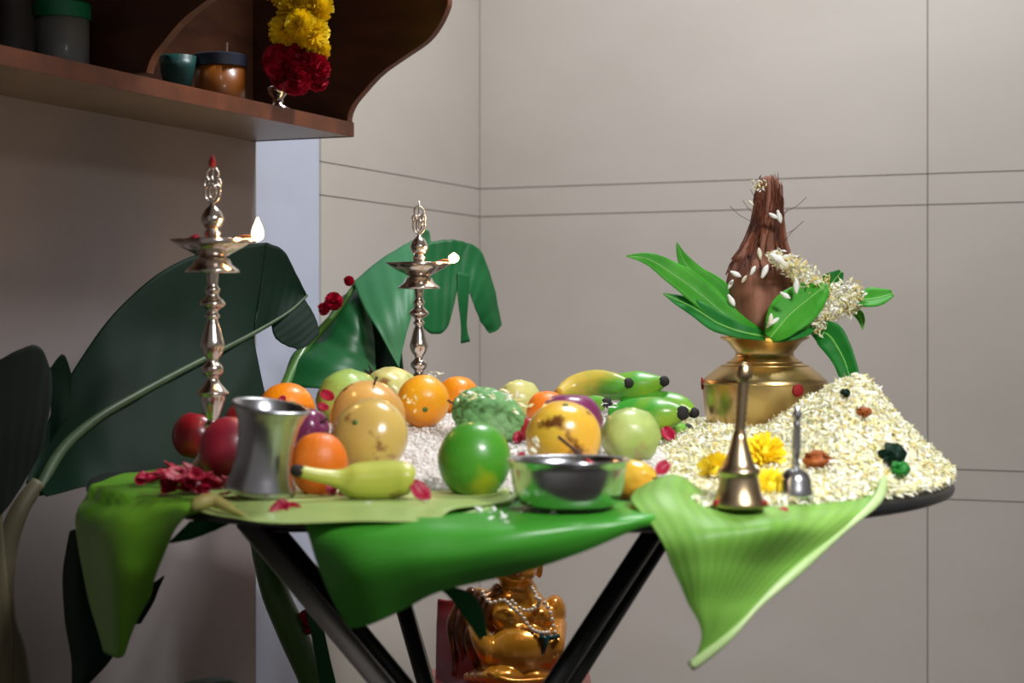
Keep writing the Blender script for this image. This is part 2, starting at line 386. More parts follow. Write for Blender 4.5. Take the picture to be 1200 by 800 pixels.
def shelf_item(px, b): a = a_at(px, b); return R(a, b, ZT), R(a, b, 0).y
o3, y3 = shelf_item(72, .13); s = y3/F
j = empty('jar', o3, 'frosted round jar with a green lid on the left part of the shelf', 'jar')
m = MB(); h = zat(20, y3)-ZT; m.lathe([(.0, 0), (30*s, 0), (32*s, .004), (32*s, h)], o3, 28); m.build('body', M_jarbody, j)
m = MB(); m.lathe([(34*s, h-.004), (34*s, h+.018), (32*s, h+.021), (0, h+.021)], o3, 28); sharp(m.build('lid', M_jarlid, j))
o3, y3 = shelf_item(118, .12); s = y3/F
m = MB(); h = zat(18, y3)-ZT
m.lathe([(0, 0), (15*s, 0), (17*s, .003), (17*s, h-.01), (15*s, h), (8*s, h+.002), (8*s, h+.012), (0, h+.012)], o3, 20)
tag(m.build('plastic_box', M_tealbox, smooth=True, loc=o3), 'dark teal plastic container right of the green-lidded jar', 'container')
o3, y3 = shelf_item(14, .12); s = y3/F
m = MB(); m.lathe([(0, 0), (26*s, 0), (26*s, .07), (22*s, .08), (22*s, .1), (0, .1)], o3, 20)
tag(sharp(m.build('tin', M_darkobj, loc=o3)), 'dark tin at the left end of the shelf, beside the green-lidded jar', 'tin')
o3, y3 = shelf_item(258, .15); s = y3/F
j = empty('jar', o3, 'orange-brown jar with a dark blue lid behind the shelf divider', 'jar')
m = MB(); h = zat(77, y3)-ZT; m.lathe([(0, 0), (28*s, 0), (30*s, .004), (30*s, h)], o3, 28); m.build('body', M_orjar, j)
m = MB(); m.lathe([(32*s, h-.003), (32*s, h+.016), (30*s, h+.018), (0, h+.018)], o3, 28); sharp(m.build('lid', M_bluelid, j))
o4, y4 = shelf_item(262, .08)
m = MB(); m.tube([o4+Vector((0, 0, 0)), o4+Vector((.004, 0, .07)), o4+Vector((.006, 0, .13))], .0022, 6)
tag(m.build('incense_stick', M_stick, loc=o4), 'thin upright stick standing behind the orange-brown jar on the shelf', 'stick')
o3, y3 = shelf_item(208, .11); s = y3/F
m = MB(); h = zat(66, y3)-ZT; m.lathe([(0, 0), (12*s, 0), (20*s, h*.7), (22*s, h), (20*s, h-.002), (0, .004)], o3, 24)
tag(m.build('bowl', M_tealbox, loc=o3), 'small dark green bowl right behind the shelf divider', 'bowl')
o3, y3 = shelf_item(326, .2); s = y3/F
m = MB(); m.lathe([(0, 0), (15*s, 0), (15*s, .006), (7*s, .012), (6*s, .022), (11*s, .03), (13*s, .04), (10*s, .044), (0, .038)], o3, 24)
tag(m.build('silver_cup', M_silver, loc=o3), 'tiny shiny silver cup on the shelf under the hanging garland', 'cup')

# garland
def flower_mesh(r, n, seed, rose=False):
    rnd = random.Random(seed); mb = MB()
    for k in range(n):
        t = (k+.5)/n; ph = math.acos(1-1.55*t); th = k*2.39996
        d = Vector((math.sin(ph)*math.cos(th), math.sin(ph)*math.sin(th), math.cos(ph)))
        d = (d+Vector([rnd.uniform(-.12, .12) for _ in range(3)])).normalized()
        s1 = d.cross(Vector((0, 0, 1))); s1 = s1.normalized() if s1.length > .05 else Vector((1, 0, 0)); up = s1.cross(d)
        if rose:
            w_ = r*.5; vs = []; tw = rnd.uniform(0, 6.28); a_ = (s1*math.cos(tw)+up*math.sin(tw)); b_ = d.cross(a_)
            ph_ = rnd.uniform(0, 6)
            for i in range(4):
                for jx in range(4):
                    u = (i/3-.5)*2; v = jx/3
                    vs.append(d*r*(.3+.66*v-.12*u*u*v)+a_*u*w_*(.4+.6*v)+b_*r*(.16*math.sin(u*2.6+ph_)*v+.25*u*u*v))
            mb.add(vs, [(i*4+jx, i*4+jx+1, i*4+jx+5, i*4+jx+4) for i in range(3) for jx in range(3)])
        else:
            L = r*rnd.uniform(.85, 1.08); w_ = r*.11
            a0 = d*L*.25; a1 = d*L*.7+up*r*.03; a2 = d*L+up*r*rnd.uniform(-.05, .1)
            mb.add([a0-s1*w_*.5, a0+s1*w_*.5, a1-s1*w_, a1+s1*w_, a2-s1*w_*.6, a2+s1*w_*.6], [(0, 1, 3, 2), (2, 3, 5, 4)])
    if rose: mb.ball((0, 0, 0), r*.5, 10, 6)
    else: mb.ball((0, 0, r*.05), r*.45, 10, 6)
    me = bpy.data.meshes.new('flower'); me.from_pydata([tuple(v) for v in mb.v], [], mb.f)
    me.polygons.foreach_set('use_smooth', [True]*len(me.polygons)); return me
ga, gy = a_at(348, .26), 0
gpt = R(ga, .26, 0); gY = gpt.y
gar = empty('flower_garland', P(348, -60, gY), 'garland of yellow chrysanthemums ending in crimson roses hanging before the shelf', 'garland')
ym = [flower_mesh(.031, 240, k) for k in range(3)]; rm = [flower_mesh(.034, 60, 10+k, True) for k in range(3)]
for me in ym: me.materials.append(M_yel)
for me in rm: me.materials.append(M_rosed)
def put(name, me, parent, p, rot, sc=1):
    o = bpy.data.objects.new(name, me); link(o, parent); o.location = Vector(p)-(parent_loc(parent) if parent else Vector((0, 0, 0)))
    o.rotation_euler = rot; o.scale = (sc,)*3; return o
for k, (px, py, dy, sc) in enumerate([(334, 36, 0, .95), (366, 40, -.01, 1), (345, 12, -.01, .95), (370, 10, 0, 1), (352, 28, -.03, .85), (330, -14, 0, 1), (362, -20, -.01, 1), (345, -42, 0, 1), (372, -48, 0, 1), (348, -70, 0, 1), (373, 58, .0, .7)]):
    put('chrysanthemum', ym[k % 3], gar, P(px, py, gY+dy), (math.radians(90)+random.uniform(-.5, .5), random.uniform(-.5, .5), random.uniform(-.5, .5)), sc)
for k, (px, py, dy, sc) in enumerate([(328, 72, 0, .95), (366, 80, 0, .95), (346, 92, -.01, .9), (348, 68, .01, .95), (330, 92, .02, .6), (372, 94, .01, .6)]):
    put('rose', rm[k % 3], gar, P(px, py, gY+dy), (math.radians(100)+random.uniform(-.5, .5), random.uniform(-.5, .5), k), sc)
m = MB(); m.tube([P(350, 60, gY+.01), P(352, -80, gY+.01), R(ga, .26, ZTOP-.01)], .0015, 6); m.build('string', M_dry, gar)
# hook ceiling of shelf: garland string reaches the top board

# ------------------------------------------------------------------ table
TC = Vector((.011, 2.46, 0)); TR = .58; TZ = .75
table = empty('round_table', (TC.x, TC.y, 0), 'round black table on crossed metal legs covered in banana leaves', 'table')
m = MB(); m.lathe([(0, TZ-.018), (TR-.012, TZ-.018), (TR-.002, TZ-.014), (TR, TZ-.008), (TR-.002, TZ-.002), (TR-.008, TZ), (0, TZ)], TC, 96)
m.build('tabletop', M_black, table)
def leg(a, b, w, t, mat_, lab=None):
    a = Vector(a); b = Vector(b); m = MB()
    def sec(th):
        c, s_ = math.cos(th), math.sin(th); e = .5
        return (math.copysign(abs(c)**e, c)*t, math.copysign(abs(s_)**e, s_)*w)
    m.tube([a, a.lerp(b, .5), b], 1, 20, sec=sec); o = m.build('leg', mat_, table)
    if lab: o['label'] = lab
    return o
la, lb = P(290, 612, 2.08), Vector((.34, 2.18, .0))
def leg2px(p, q, Y0, Y1, z1, w, t, mt, lab=None):
    """leg through two seen points, carried on to height z1"""
    A = P(*p, Y0); 
    k = (q[0]-p[0])/(q[1]-p[1]); py = HOR+(CZ-z1)*F/Y1; B = P(p[0]+k*(py-p[1]), py, Y1)
    return leg(A, B, w, t, mt, lab)
leg2px((286, 608), (447, 800), 2.10, 2.14, .012, .0150, .012, M_leg, 'grey tubular front leg running down to the right')
leg2px((309, 607), (470, 800), 2.16, 2.20, .012, .012, .012, M_legd, 'black leg bar right behind the grey front leg')
leg2px((768, 620), (650, 800), 2.08, 2.16, .012, .021, .012, M_legd, 'black front leg running down to the left')
leg2px((782, 620), (668, 800), 2.13, 2.2, .012, .016, .012, M_legd)
leg2px((445, 610), (499, 800), 2.50, 2.45, .012, .022, .012, M_legd, 'black rear leg seen below the hanging leaf')
m = MB()
for p, q in ((P(286, 608, 2.10), P(782, 620, 2.13)), (P(306, 590, 2.3), P(720, 590, 2.3))):
    p = p.copy(); q = q.copy(); p.z = q.z = TZ-.028; m.tube([p, q], .012, 8)
m.build('under_frame', M_legd, table)

# ------------------------------------------------------------------ banana leaves on the table
pale_sheet = sheet('banana_leaf', [
    [(240, 572, 2.12), (228, 584, 2.02), (226, 592, 1.95), (240, 600, 1.92)],
    [(290, 573, 2.14), (275, 588, 2.02), (268, 600, 1.95), (272, 607, 1.90)],
    [(340, 572, 2.16), (330, 588, 2.04), (322, 602, 1.92), (318, 613, 1.87)],
    [(400, 572, 2.16), (400, 588, 2.04), (400, 600, 1.92), (400, 611, 1.86)],
    [(470, 571, 2.16), (475, 587, 2.04), (480, 600, 1.92), (482, 611, 1.86)],
    [(530, 570, 2.16), (540, 584, 2.04), (545, 595, 1.94), (548, 603, 1.90)],
    [(590, 566, 2.2), (598, 572, 2.08), (600, 578, 2.0), (602, 585, 1.96)]], M_lf_pale, amp=.0015, tz=.7603, nv=30)
pale_sheet.name = 'banana_leaf'; tag(pale_sheet, 'pale yellow-green banana leaf under the fruits along the front edge of the table', 'leaf')
m = MB(); m.tube(smoothpath([P(226, 596, 1.93), P(236, 588, 1.93), P(252, 587, 1.935), P(270, 596, 1.92), P(290, 606, 1.90)], 16), [.004, .006, .007, .008, .008, .008, .008, .007, .007, .006, .006, .005, .004, .003, .002, .001], 10)
m.build('rolled_end', M_lf_rollb, pale_sheet)['label'] = 'curled yellowish-brown leaf end'
left_sheet = sheet('banana_leaf', [
    [(385, 547, 2.46), (345, 570, 2.2), (320, 592, 1.96)],
    [(240, 546, 2.47), (250, 570, 2.2), (268, 594, 1.96)],
    [(165, 552, 2.38), (190, 572, 2.18), (234, 600, 1.955)],
    [(116, 567, 2.27), (150, 588, 2.10), (214, 612, 1.975)],
    [(90, 600, 2.2), (134, 620, 2.05), (198, 636, 2.00)],
    [(92, 645, 2.18), (130, 665, 2.05), (184, 670, 2.03)],
    [(105, 705, 2.16), (136, 712, 2.07), (176, 706, 2.07)],
    [(122, 766, 2.14), (142, 770, 2.11), (166, 746, 2.12)]], M_lf_bright, nu=60, nv=30, amp=.006, tz=.7542)
tag(left_sheet, 'bright green banana leaf folded down over the left edge of the table', 'leaf')
front_sheet = sheet('banana_leaf', [
    [(350, 588, 2.03), (352, 603, 1.935), (360, 626, 1.895), (372, 665, 1.89), (388, 702, 1.89), (409, 737, 1.90)],
    [(395, 588, 2.01), (398, 606, 1.905), (402, 628, 1.86), (412, 665, 1.85), (424, 700, 1.865), (440, 729, 1.885)],
    [(450, 588, 2.01), (452, 606, 1.895), (455, 624, 1.85), (462, 655, 1.835), (470, 685, 1.85), (480, 711, 1.875)],
    [(510, 587, 2.01), (512, 606, 1.885), (515, 622, 1.845), (518, 648, 1.83), (520, 670, 1.84), (524, 691, 1.86)],
    [(580, 587, 2.0), (582, 606, 1.88), (585, 620, 1.84), (588, 640, 1.83), (594, 658, 1.84), (600, 674, 1.86)],
    [(655, 587, 2.0), (658, 604, 1.885), (662, 614, 1.85), (668, 626, 1.845), (672, 638, 1.85), (676, 648, 1.86)],
    [(730, 587, 2.0), (738, 598, 1.91), (742, 603, 1.88), (745, 608, 1.87), (748, 613, 1.87), (750, 618, 1.875)],
    [(790, 587, 2.0), (784, 597, 1.92), (780, 603, 1.895), (776, 608, 1.885), (772, 613, 1.885), (768, 619, 1.885)]], M_lf_mid, nu=50, nv=40, amp=.003, fr=11, tz=.7535)
tag(front_sheet, 'glossy green banana leaf hanging in a shallow curve from the middle front of the table', 'leaf')
right_leaf = empty('banana_leaf', P(880, 600, 1.92), 'light green triangular banana leaf hanging to a point under the bell', 'leaf')
sheet('blade', [
    [(745, 574, 2.0), (790, 556, 2.0), (835, 580, 2.03), (900, 586, 2.04), (980, 580, 2.06), (1036, 561, 2.12)],
    [(738, 590, 1.92), (785, 578, 1.92), (840, 600, 1.92), (905, 602, 1.93), (980, 598, 1.985), (1026, 588, 2.02)],
    [(768, 624, 1.87), (810, 620, 1.865), (860, 619, 1.87), (910, 620, 1.88), (955, 620, 1.93), (987, 621, 1.97)],
    [(788, 664, 1.87), (820, 662, 1.86), (850, 661, 1.87), (880, 662, 1.885), (912, 662, 1.91), (940, 662, 1.93)],
    [(804, 704, 1.875), (820, 703, 1.87), (838, 702, 1.875), (856, 703, 1.885), (876, 703, 1.895), (894, 703, 1.905)],
    [(822, 742, 1.88), (827, 743, 1.88), (834, 743, 1.885), (840, 744, 1.885), (848, 744, 1.888), (855, 744, 1.89)],
    [(814, 772, 1.89), (815, 774, 1.89), (816, 775, 1.89), (817, 776, 1.89), (818, 777, 1.89), (819, 778, 1.89)]], M_lf_right, right_leaf, nu=60, nv=40, amp=.0045, fr=18, tz=.7545)
m = MB(); m.tube(smoothpath([P(1036, 560, 2.11), P(1027, 587, 2.02), P(988, 622, 1.968), P(940, 663, 1.928), (P(895, 703, 1.903)), P(856, 744, 1.888), P(809, 781, 1.89)], 40), [.003]+[.0045+.0015*math.sin(k*.4) for k in range(36)]+[.006, .006, .005], 10)
o = m.build('rolled_edge', M_lf_roll, right_leaf); o['label'] = 'paler rolled edge running down to the tip'
m = MB(); m.tube(smoothpath([P(500, 612, 1.87), P(545, 604, 1.90), P(585, 592, 1.95), P(603, 580, 1.99), P(610, 566, 2.06)], 24), [.002+.0022*math.sin(math.pi*k/23) for k in range(24)], 8)
tag(m.build('leaf_strip', M_lf_roll), 'thin pale curled leaf strip between the green orange and the steel bowl', 'leaf')
dl = sheet('banana_leaf', [[(82, 622, 2.3), (95, 622, 2.27), (112, 640, 2.26)], [(74, 670, 2.3), (92, 675, 2.26), (112, 690, 2.26)], [(76, 725, 2.3), (98, 728, 2.26), (128, 738, 2.26)], [(84, 775, 2.3), (105, 775, 2.26), (135, 764, 2.26)], [(84, 812, 2.3), (90, 812, 2.27), (95, 812, 2.27)]], M_lf_dark, amp=.003)
tag(dl, 'dark green leaf hanging behind the leaf folded over the left table edge', 'leaf')
dl = sheet('leaf_tip', [[(140, 732, 2.25), (165, 730, 2.25)], [(158, 712, 2.25), (180, 705, 2.25)], [(168, 692, 2.25), (186, 690, 2.25)], [(192, 674, 2.25), (193, 675, 2.25)]], M_lf_dark, nu=16, nv=8)
tag(dl, 'small dark curved leaf tip behind the left hanging leaf', 'leaf')
dl = sheet('leaf_piece', [[(196, 636, 2.05), (222, 612, 2.04)], [(225, 632, 2.04), (240, 608, 2.04)], [(250, 622, 2.03), (258, 608, 2.04)], [(274, 610, 2.02), (272, 606, 2.03)]], M_lf_back, nu=16, nv=8)
tag(dl, 'dark teal-green leaf edge under the table rim beside the grey leg', 'leaf')
dl = sheet('leaf_shred', [[(512, 686, 1.95), (540, 690, 1.94)], [(532, 705, 1.95), (556, 698, 1.94)], [(548, 728, 1.95), (566, 715, 1.94)], [(562, 750, 1.95), (572, 744, 1.94)]], M_lf_back, nu=14, nv=6)
tag(dl, 'torn green leaf shred hanging before the gold statue', 'leaf')

# ------------------------------------------------------------------ rice mound and jasmine heap (uncountable)
def hrice(x, y):
    d = (sst((y-2.03)/.42)*sst((3.0-y)/.25)*sst((x+.40-.25*sst((2.3-y)/.3)*.3)/.12)*sst((.235-x)/.08))
    rr = math.hypot(x-TC.x, y-TC.y); d *= sst((.56-rr)/.08)
    return .759+.058*d
def hjas(x, y):
    rr = math.hypot(x-TC.x, y-TC.y); e = max(0, min(1, (.585-rr)/.12))
    bed = .047*sst((y-1.93)/.55)*sst((x-.15)/.13)*sst((2.95-y)/.2)
    low = .006*sst((x-.13)/.04)*sst((y-1.88)/.04)*sst((.585-rr)/.03)
    dx = x-.452; d = math.hypot(dx/(.115 if dx < 0 else .26), (y-2.36)/.30); pk = .084*max(0, 1-d)
    lump = noise.noise(Vector((x*26, y*26, 1)))*.005*min(1, (bed+pk)/.03)
    return .755+low+(bed+pk+lump)*e
def heap(name, hf, x0, x1, y0, y1, mat_, n, grain, label, cat, thr=.0015, seed=1):
    rnd = random.Random(seed); m = MB(); NX, NY = 60, 70
    idx = {}; vs = []; fs = []
    base = .755
    for i in range(NX+1):
        for jj in range(NY+1):
            x = x0+(x1-x0)*i/NX; y = y0+(y1-y0)*jj/NY
            vs.append(Vector((x, y, hf(x, y)-.003+noise.noise(Vector((x*60, y*60, 0)))*.0015)))
    for i in range(NX):
        for jj in range(NY):
            q = [i*(NY+1)+jj, (i+1)*(NY+1)+jj, (i+1)*(NY+1)+jj+1, i*(NY+1)+jj+1]
            if max(vs[k].z for k in q) > base+thr and all(math.hypot(vs[k].x-TC.x, vs[k].y-TC.y) < .585 for k in q): fs.append(tuple(q))
    m.add(vs, fs, (.85, .83, .66, 1))
    c = 0
    while c < n:
        x = rnd.uniform(x0, x1); y = y0+(y1-y0)*rnd.random()**1.25; z = hf(x, y)
        if z < base+thr or math.hypot(x-TC.x, y-TC.y) > .58: continue
        e = .004; nr = Vector((hf(x-e, y)-hf(x+e, y), hf(x, y-e)-hf(x, y+e), 2*e)).normalized()
        grain(m, Vector((x, y, z)), nr, rnd); c += 1
    used = sorted(set(i for f in m.f for i in f)); mp = {i: k for k, i in enumerate(used)}
    m.v = [m.v[i] for i in used]; m.c = [m.c[i] for i in used]; m.f = [tuple(mp[i] for i in f) for f in m.f]
    o = m.build(name, mat_, weld=False); return tag(o, label, cat, kind='stuff')
PCOL = [lin(c) for c in ((250, 250, 244), (244, 240, 214), (236, 228, 176), (220, 214, 150), (248, 248, 240), (206, 186, 110), (232, 236, 200))]
def petal(m, p, nr, rnd, sc=1, c=None, lift=.6):
    d = Vector([rnd.uniform(-1, 1) for _ in range(3)]); d = (d-nr*d.dot(nr)*.6+nr*rnd.uniform(-.1, lift)).normalized()
    s1 = d.cross(nr+Vector([rnd.uniform(-.5, .5) for _ in range(3)])).normalized(); n2 = s1.cross(d)
    L = rnd.uniform(.008, .015)*sc; W = rnd.uniform(.0014, .0026)*sc
    p = p+nr*rnd.uniform(-.002, .005)
    a = p-d*L*.5; b = p+n2*L*.10; e = p+d*L*.5
    c = c or rnd.choice(PCOL)
    m.add([a-s1*W*.3, a+s1*W*.3, b-s1*W-n2*W*.5, b, b+s1*W-n2*W*.5, e], [(0, 1, 3), (0, 3, 2), (1, 4, 3), (2, 3, 5), (3, 4, 5)], c)
def grain(m, p, nr, rnd):
    d = Vector([rnd.uniform(-1, 1) for _ in range(3)]); d = (d-nr*d.dot(nr)*.7).normalized(); s1 = d.cross(nr).normalized(); n2 = s1.cross(d)
    L = .0040; W = .0014; p = p+nr*rnd.uniform(-.001, .001)
    m.add([p-d*L, p+s1*W, p+n2*W, p-s1*W, p-n2*W, p+d*L], [(0, 2, 1), (0, 3, 2), (0, 4, 3), (0, 1, 4), (5, 1, 2), (5, 2, 3), (5, 3, 4), (5, 4, 1)], (1, 1, 1, 1))
heap('rice', hrice, -.45, .34, 2.02, 3.0, M_rice, 15000, grain, 'bed of white rice heaped under the fruits on the table', 'rice', .0058, 3)
heap('jasmine_petals', hjas, .12, .60, 1.88, 2.98, M_jas, 22000, petal, 'large heap of cream-white jasmine petals on the right half of the table', 'petals', .002, 5)

def on_heap(px, py, hf):
    lo, hi = 1.9, 3.0
    for _ in range(40):
        md = (lo+hi)/2; p = P(px, py, md)
        if p.z > hf(p.x, p.y): lo = md
        else: hi = md
    return P(px, py, (lo+hi)/2)
# ------------------------------------------------------------------ oil lamps
def fine(pf, n=3):
    q = [Vector((a, b, 0)) for a, b in pf]; N = (len(q)-1)*n
    return [(max(0, v.x), v.y) for v in (crom(q, i/N) for i in range(N+1))]
def oil_lamp(px, base_py, Y, label, seed=0, big=True):
    s = Y/F*(1.0 if big else 1.272)     # metres per photograph pixel of the near lamp
    if big: s = 2.3/F
    else: s = 2.3/F
    o = P(px, base_py, Y); o.z = .757 if big else TZ
    t = empty('oil_lamp', o, label, 'lamp', 'tall silver oil lamps on the table')
    pf = [(0, 0), (37, 0), (38, 3), (35, 8), (30, 13), (22, 22), (14, 34), (9, 48), (7, 58), (10, 63), (6, 68), (9, 74), (14, 90), (15, 97), (19, 99), (18, 102), (9, 112), (7, 118), (12, 124), (12, 131), (6, 138), (11, 146), (14, 156), (12, 165), (8, 180), (6, 186), (9, 190), (6, 194), (8, 198), (15, 203), (13, 208), (7, 214), (9, 221), (6, 226), (7, 236), (7, 242)]
    m = MB(); m.lathe(fine([(r*s, h*s) for r, h in pf]), o, 36); m.build('column', M_silver, t)
    m = MB(); m.lathe([(6*s, 240*s), (32*s, 241*s), (31*s, 244*s), (23*s, 250*s), (20*s, 257*s), (12*s, 259*s)], o, 36); m.build('drip_skirt', M_silver, t)
    def md(i, th):
        if i in (3, 4, 5, 6): 
            q = max(0, math.cos(2*th))**10
            return 1+[0, 0, 0, .18, .42, .40, .12][i]*q
        return 1
    m = MB(); m.lathe([(10*s, 258*s), (16*s, 259*s), (22*s, 263*s), (30*s, 270*s), (36*s, 280*s), (34*s, 280.5*s), (26*s, 270*s), (10*s, 266*s)], o, 64, mod=md); dish = m.build('oil_dish', M_silver, t)
    m = MB(); m.lathe([(0, 272*s), (26*s, 272.4*s), (0, 272.6*s)], o, 24); m.build('oil', M_oil, dish)
    m = MB(); m.lathe(fine([(8*s, 262*s), (9*s, 284*s), (10*s, 288*s), (7*s, 291*s), (10*s, 294*s), (13*s, 301*s), (13*s, 306*s), (9*s, 314*s), (4*s, 319*s), (2*s, 322*s)]), o, 28); m.build('knob', M_silver, t)
    m = MB()
    def ring(cx, cz, rx, rz):
        pts = [o+Vector(((cx+rx*math.cos(a))*s, 0, (cz+rz*math.sin(a))*s)) for a in [2*math.pi*k/20 for k in range(21)]]
        m.tube(pts, 1.5*s, 6)
    ring(0, 336, 9, 13); ring(0, 336, 4, 9); ring(0, 356, 7, 8); m.tube([o+Vector((0, 0, 320*s)), o+Vector((0, 0, 372*s))], 1.3*s, 6)
    ring(-7, 346, 3, 4); ring(7, 346, 3, 4); m.build('finial', M_silver, t)
    if big:
        m = MB(); m.lathe([(0, 364*s), (4*s, 366*s), (4*s, 372*s), (1.5*s, 378*s), (0, 379*s)], o+Vector((0, -.001, 0)), 10); q = m.build('kumkum_tip', M_kum, t); q['label'] = 'red powder on the finial tip'
        m = MB(); m.tube([o+Vector((-24*s, -8*s, 280*s)), o+Vector((-15*s, -10*s, 283*s))], 3*s, 6); m.build('petal', M_rose, t)
    fx = 53 if big else 52
    m = MB(); m.tube(smoothpath([o+Vector((18*s, 0, 274*s)), o+Vector((34*s, 0, 283*s)), o+Vector((fx*s, 0, 282*s))], 10), 1.8*s, 6); m.build('wick', M_wick, dish)
    fo = o+Vector((fx*s, -.001, (277 if big else 279)*s))
    m = MB(); pr_ = [(0, 0), (5, 3), (7, 8), (6.5, 13), (4, 20), (1.5, 26), (0, 29)] if big else [(0, 0), (6, 3), (8, 7), (7, 11), (3, 14), (0, 16)]
    m.lathe([(r*s, h*s) for r, h in pr_], fo, 14); fl = m.build('flame', M_flame, dish); fl['label'] = 'burning yellow-white flame'
    l = bpy.data.lights.new('flame_light', 'POINT'); l.energy = 1.1; l.color = (1, .5, .18); l.shadow_soft_size = .01
    lo = bpy.data.objects.new('flame_light', l); link(lo, t); lo.location = fo+Vector((0.0, 0, 14*s))-o
    return t
oil_lamp(249, 566, 2.3, 'nearer silver oil lamp with a burning wick and red finial tip, left of the apples')
oil_lamp(491, 527, 2.93, 'farther silver oil lamp with a burning wick behind the fruit pile', big=False)

# ------------------------------------------------------------------ kalash with coconut, leaves
KY = 2.62; s = KY/F; ko = P(896, 540, KY); ko.z = .756
def zz(py): return CZ-(py-HOR)*s-ko.z
pot = empty('brass_pot', ko, 'round brass pot with red dots holding the coconut and mango leaves', 'pot')
m = MB(); m.lathe([(0, 0), (40*s, 0), (52*s, zz(532)), (64*s, zz(510)), (70*s, zz(480)), (73*s, zz(450)), (72.5*s, zz(446)), (70*s, zz(443)), (56*s, zz(431)), (42*s, zz(424)), (40*s, zz(422)), (39*s, zz(420.5)), (36*s, zz(419)), (34*s, zz(416)), (34*s, zz(412)), (44*s, zz(400)), (51*s, zz(396.5)), (52*s, zz(395)), (51*s, zz(393.5)), (49*s, zz(395)), (40*s, zz(402)), (31*s, zz(412)), (33*s, zz(419)), (60*s, zz(440)), (65*s, zz(480)), (40*s, .004), (0, .004)], ko, 64)
m.build('pot_body', M_brass, pot)
m = MB(); 
for py, r in ((424, 43), (428.5, 51), (449, 73.2)): 
    pts = [ko+Vector((r*s*math.cos(a), r*s*math.sin(a), zz(py))) for a in [2*math.pi*k/48 for k in range(49)]]; m.tube(pts, .0012, 6)
m.build('ridge', M_brass, pot)
for th, py in ((math.radians(-67), 455), (math.radians(180), 449)):
    c = ko+Vector((73*s*math.cos(th), 73*s*math.sin(th), zz(py))); n_ = Vector((math.cos(th), math.sin(th), 0))
    m = MB(); Mx = n_.to_track_quat('Z', 'Y').to_matrix(); m.lathe([(0, -.001), (7.5*s, -.0005), (7*s, .0012), (0, .0018)], c, 16, M=Mx)
    q = m.build('kumkum_dot', M_kum, pot); q['label'] = 'red powder dot'
# coconut
prof_c = [(12, 404), (22, 400), (31, 392), (38, 380), (43, 362), (44.5, 345), (43, 328), (38, 313), (32, 303), (27, 295), (23, 285), (19.5, 272), (17, 258), (15.5, 245), (14.5, 230), (13, 218), (9, 210), (3, 206)]
cx = [(206, 901), (230, 901), (260, 899), (285, 895), (305, 892), (345, 894), (404, 897)]
def cxa(py):
    for (a, x), (b, x2) in zip(cx, cx[1:]):
        if py <= b: return x+(x2-x)*max(0, (py-a))/(b-a)
    return 897
CO = Vector((ko.x, KY, 0))
def shiftc(h): py = HOR+(CZ-h)/s; return Vector(((cxa(py)-896)*s, 0, 0))
coc = empty('coconut', Vector((ko.x, KY, zat(404, KY))), 'brown husked coconut with a tall fibre tuft sitting on the brass pot', 'coconut')
m = MB()
def modc(i, th):
    if i < 8: return 1+.03*math.cos(3*th+.6)
    return 1+.16*math.sin(5*th+i*.25)+.08*math.sin(11*th-i*.3)
dense = []
for i in range(len(prof_c)-1):
    for k in range(3):
        t = k/3; dense.append(((prof_c[i][0]*(1-t)+prof_c[i+1][0]*t), prof_c[i][1]*(1-t)+prof_c[i+1][1]*t))
dense.append(prof_c[-1])
m.lathe([(r*s, CZ-(py-HOR)*s) for r, py in dense], CO, 48, mod=lambda i, th: modc(i/3, th), shift=shiftc)
m.build('shell', M_husk, coc)
m = MB(); rnd = random.Random(4)
for k in range(150):
    th = rnd.uniform(0, 6.283); py0 = rnd.uniform(255, 325); py1 = rnd.uniform(203, 250); pts = []
    for i in range(7):
        py = py0+(py1-py0)*i/6
        r = next((a[0]+(b[0]-a[0])*(py-a[1])/(b[1]-a[1]) for a, b in zip(prof_c, prof_c[1:]) if b[1] <= py <= a[1]), 9)
        r = r*1.05+rnd.uniform(0, 1.2)+(i/6)**3*rnd.uniform(-4, 3)
        tt = th+.12*math.sin(i+k)
        pts.append(CO+Vector(((cxa(py)-896+r*math.cos(tt))*s, r*math.sin(tt)*s, CZ-(py-HOR)*s)))
    m.tube(pts, [.0011, .0011, .001, .0009, .0008, .0006, .0004], 4, cap=False)
for k in range(12):
    th = rnd.uniform(-3.1, 0); py0 = rnd.uniform(225, 330)
    p = CO+Vector(((cxa(py0)-896+18*math.cos(th))*s, 18*math.sin(th)*s, CZ-(py0-HOR)*s)); d = Vector((math.cos(th), .2*math.sin(th), .5))
    m.tube([p, p+d*.02, p+d*.034+Vector((0, 0, .006))], .0004, 4, cap=False)
o = m.build('fibres', M_fibre, coc, weld=False)
# mango leaves round the neck
def mleaf(pts, ws, mat_, label, nrm=None, fold=.25):
    """pts: (px,py,Y) along the midrib; ws: half widths px"""
    c = smoothpath([P(*p) for p in pts], 22); n = len(c); vs = []; uv = []
    W = [crom([Vector((w_, 0, 0)) for w_ in ws], i/(n-1)).x*s*1.15 for i in range(n)]
    for i in range(n):
        t = (c[min(i+1, n-1)]-c[max(i-1, 0)]).normalized(); v = Vector(nrm or (0, -1, .4)); sd = t.cross(v).normalized(); up = sd.cross(t)
        for k in range(7):
            u = (k-3)/3; vs.append(c[i]+sd*u*W[i]+up*(-abs(u)*W[i]*-fold)+up*.0004*math.sin(i*1.3+k)); uv.append((i/n, (k)/6))
    fs = [(i*7+k, i*7+k+1, i*7+k+8, i*7+k+7) for i in range(n-1) for k in range(6)]
    o = mesh('mango_leaf', vs, fs, mat_, None, True, uv); solid(o, .0006, 0)
    mid = MB(); mid.tube(c, [.0018*(1-.5*i/n) for i in range(n)], 6); mid.build('midrib', M_mrib, o)
    return tag(o, label, 'leaf', 'mango leaves around the coconut')
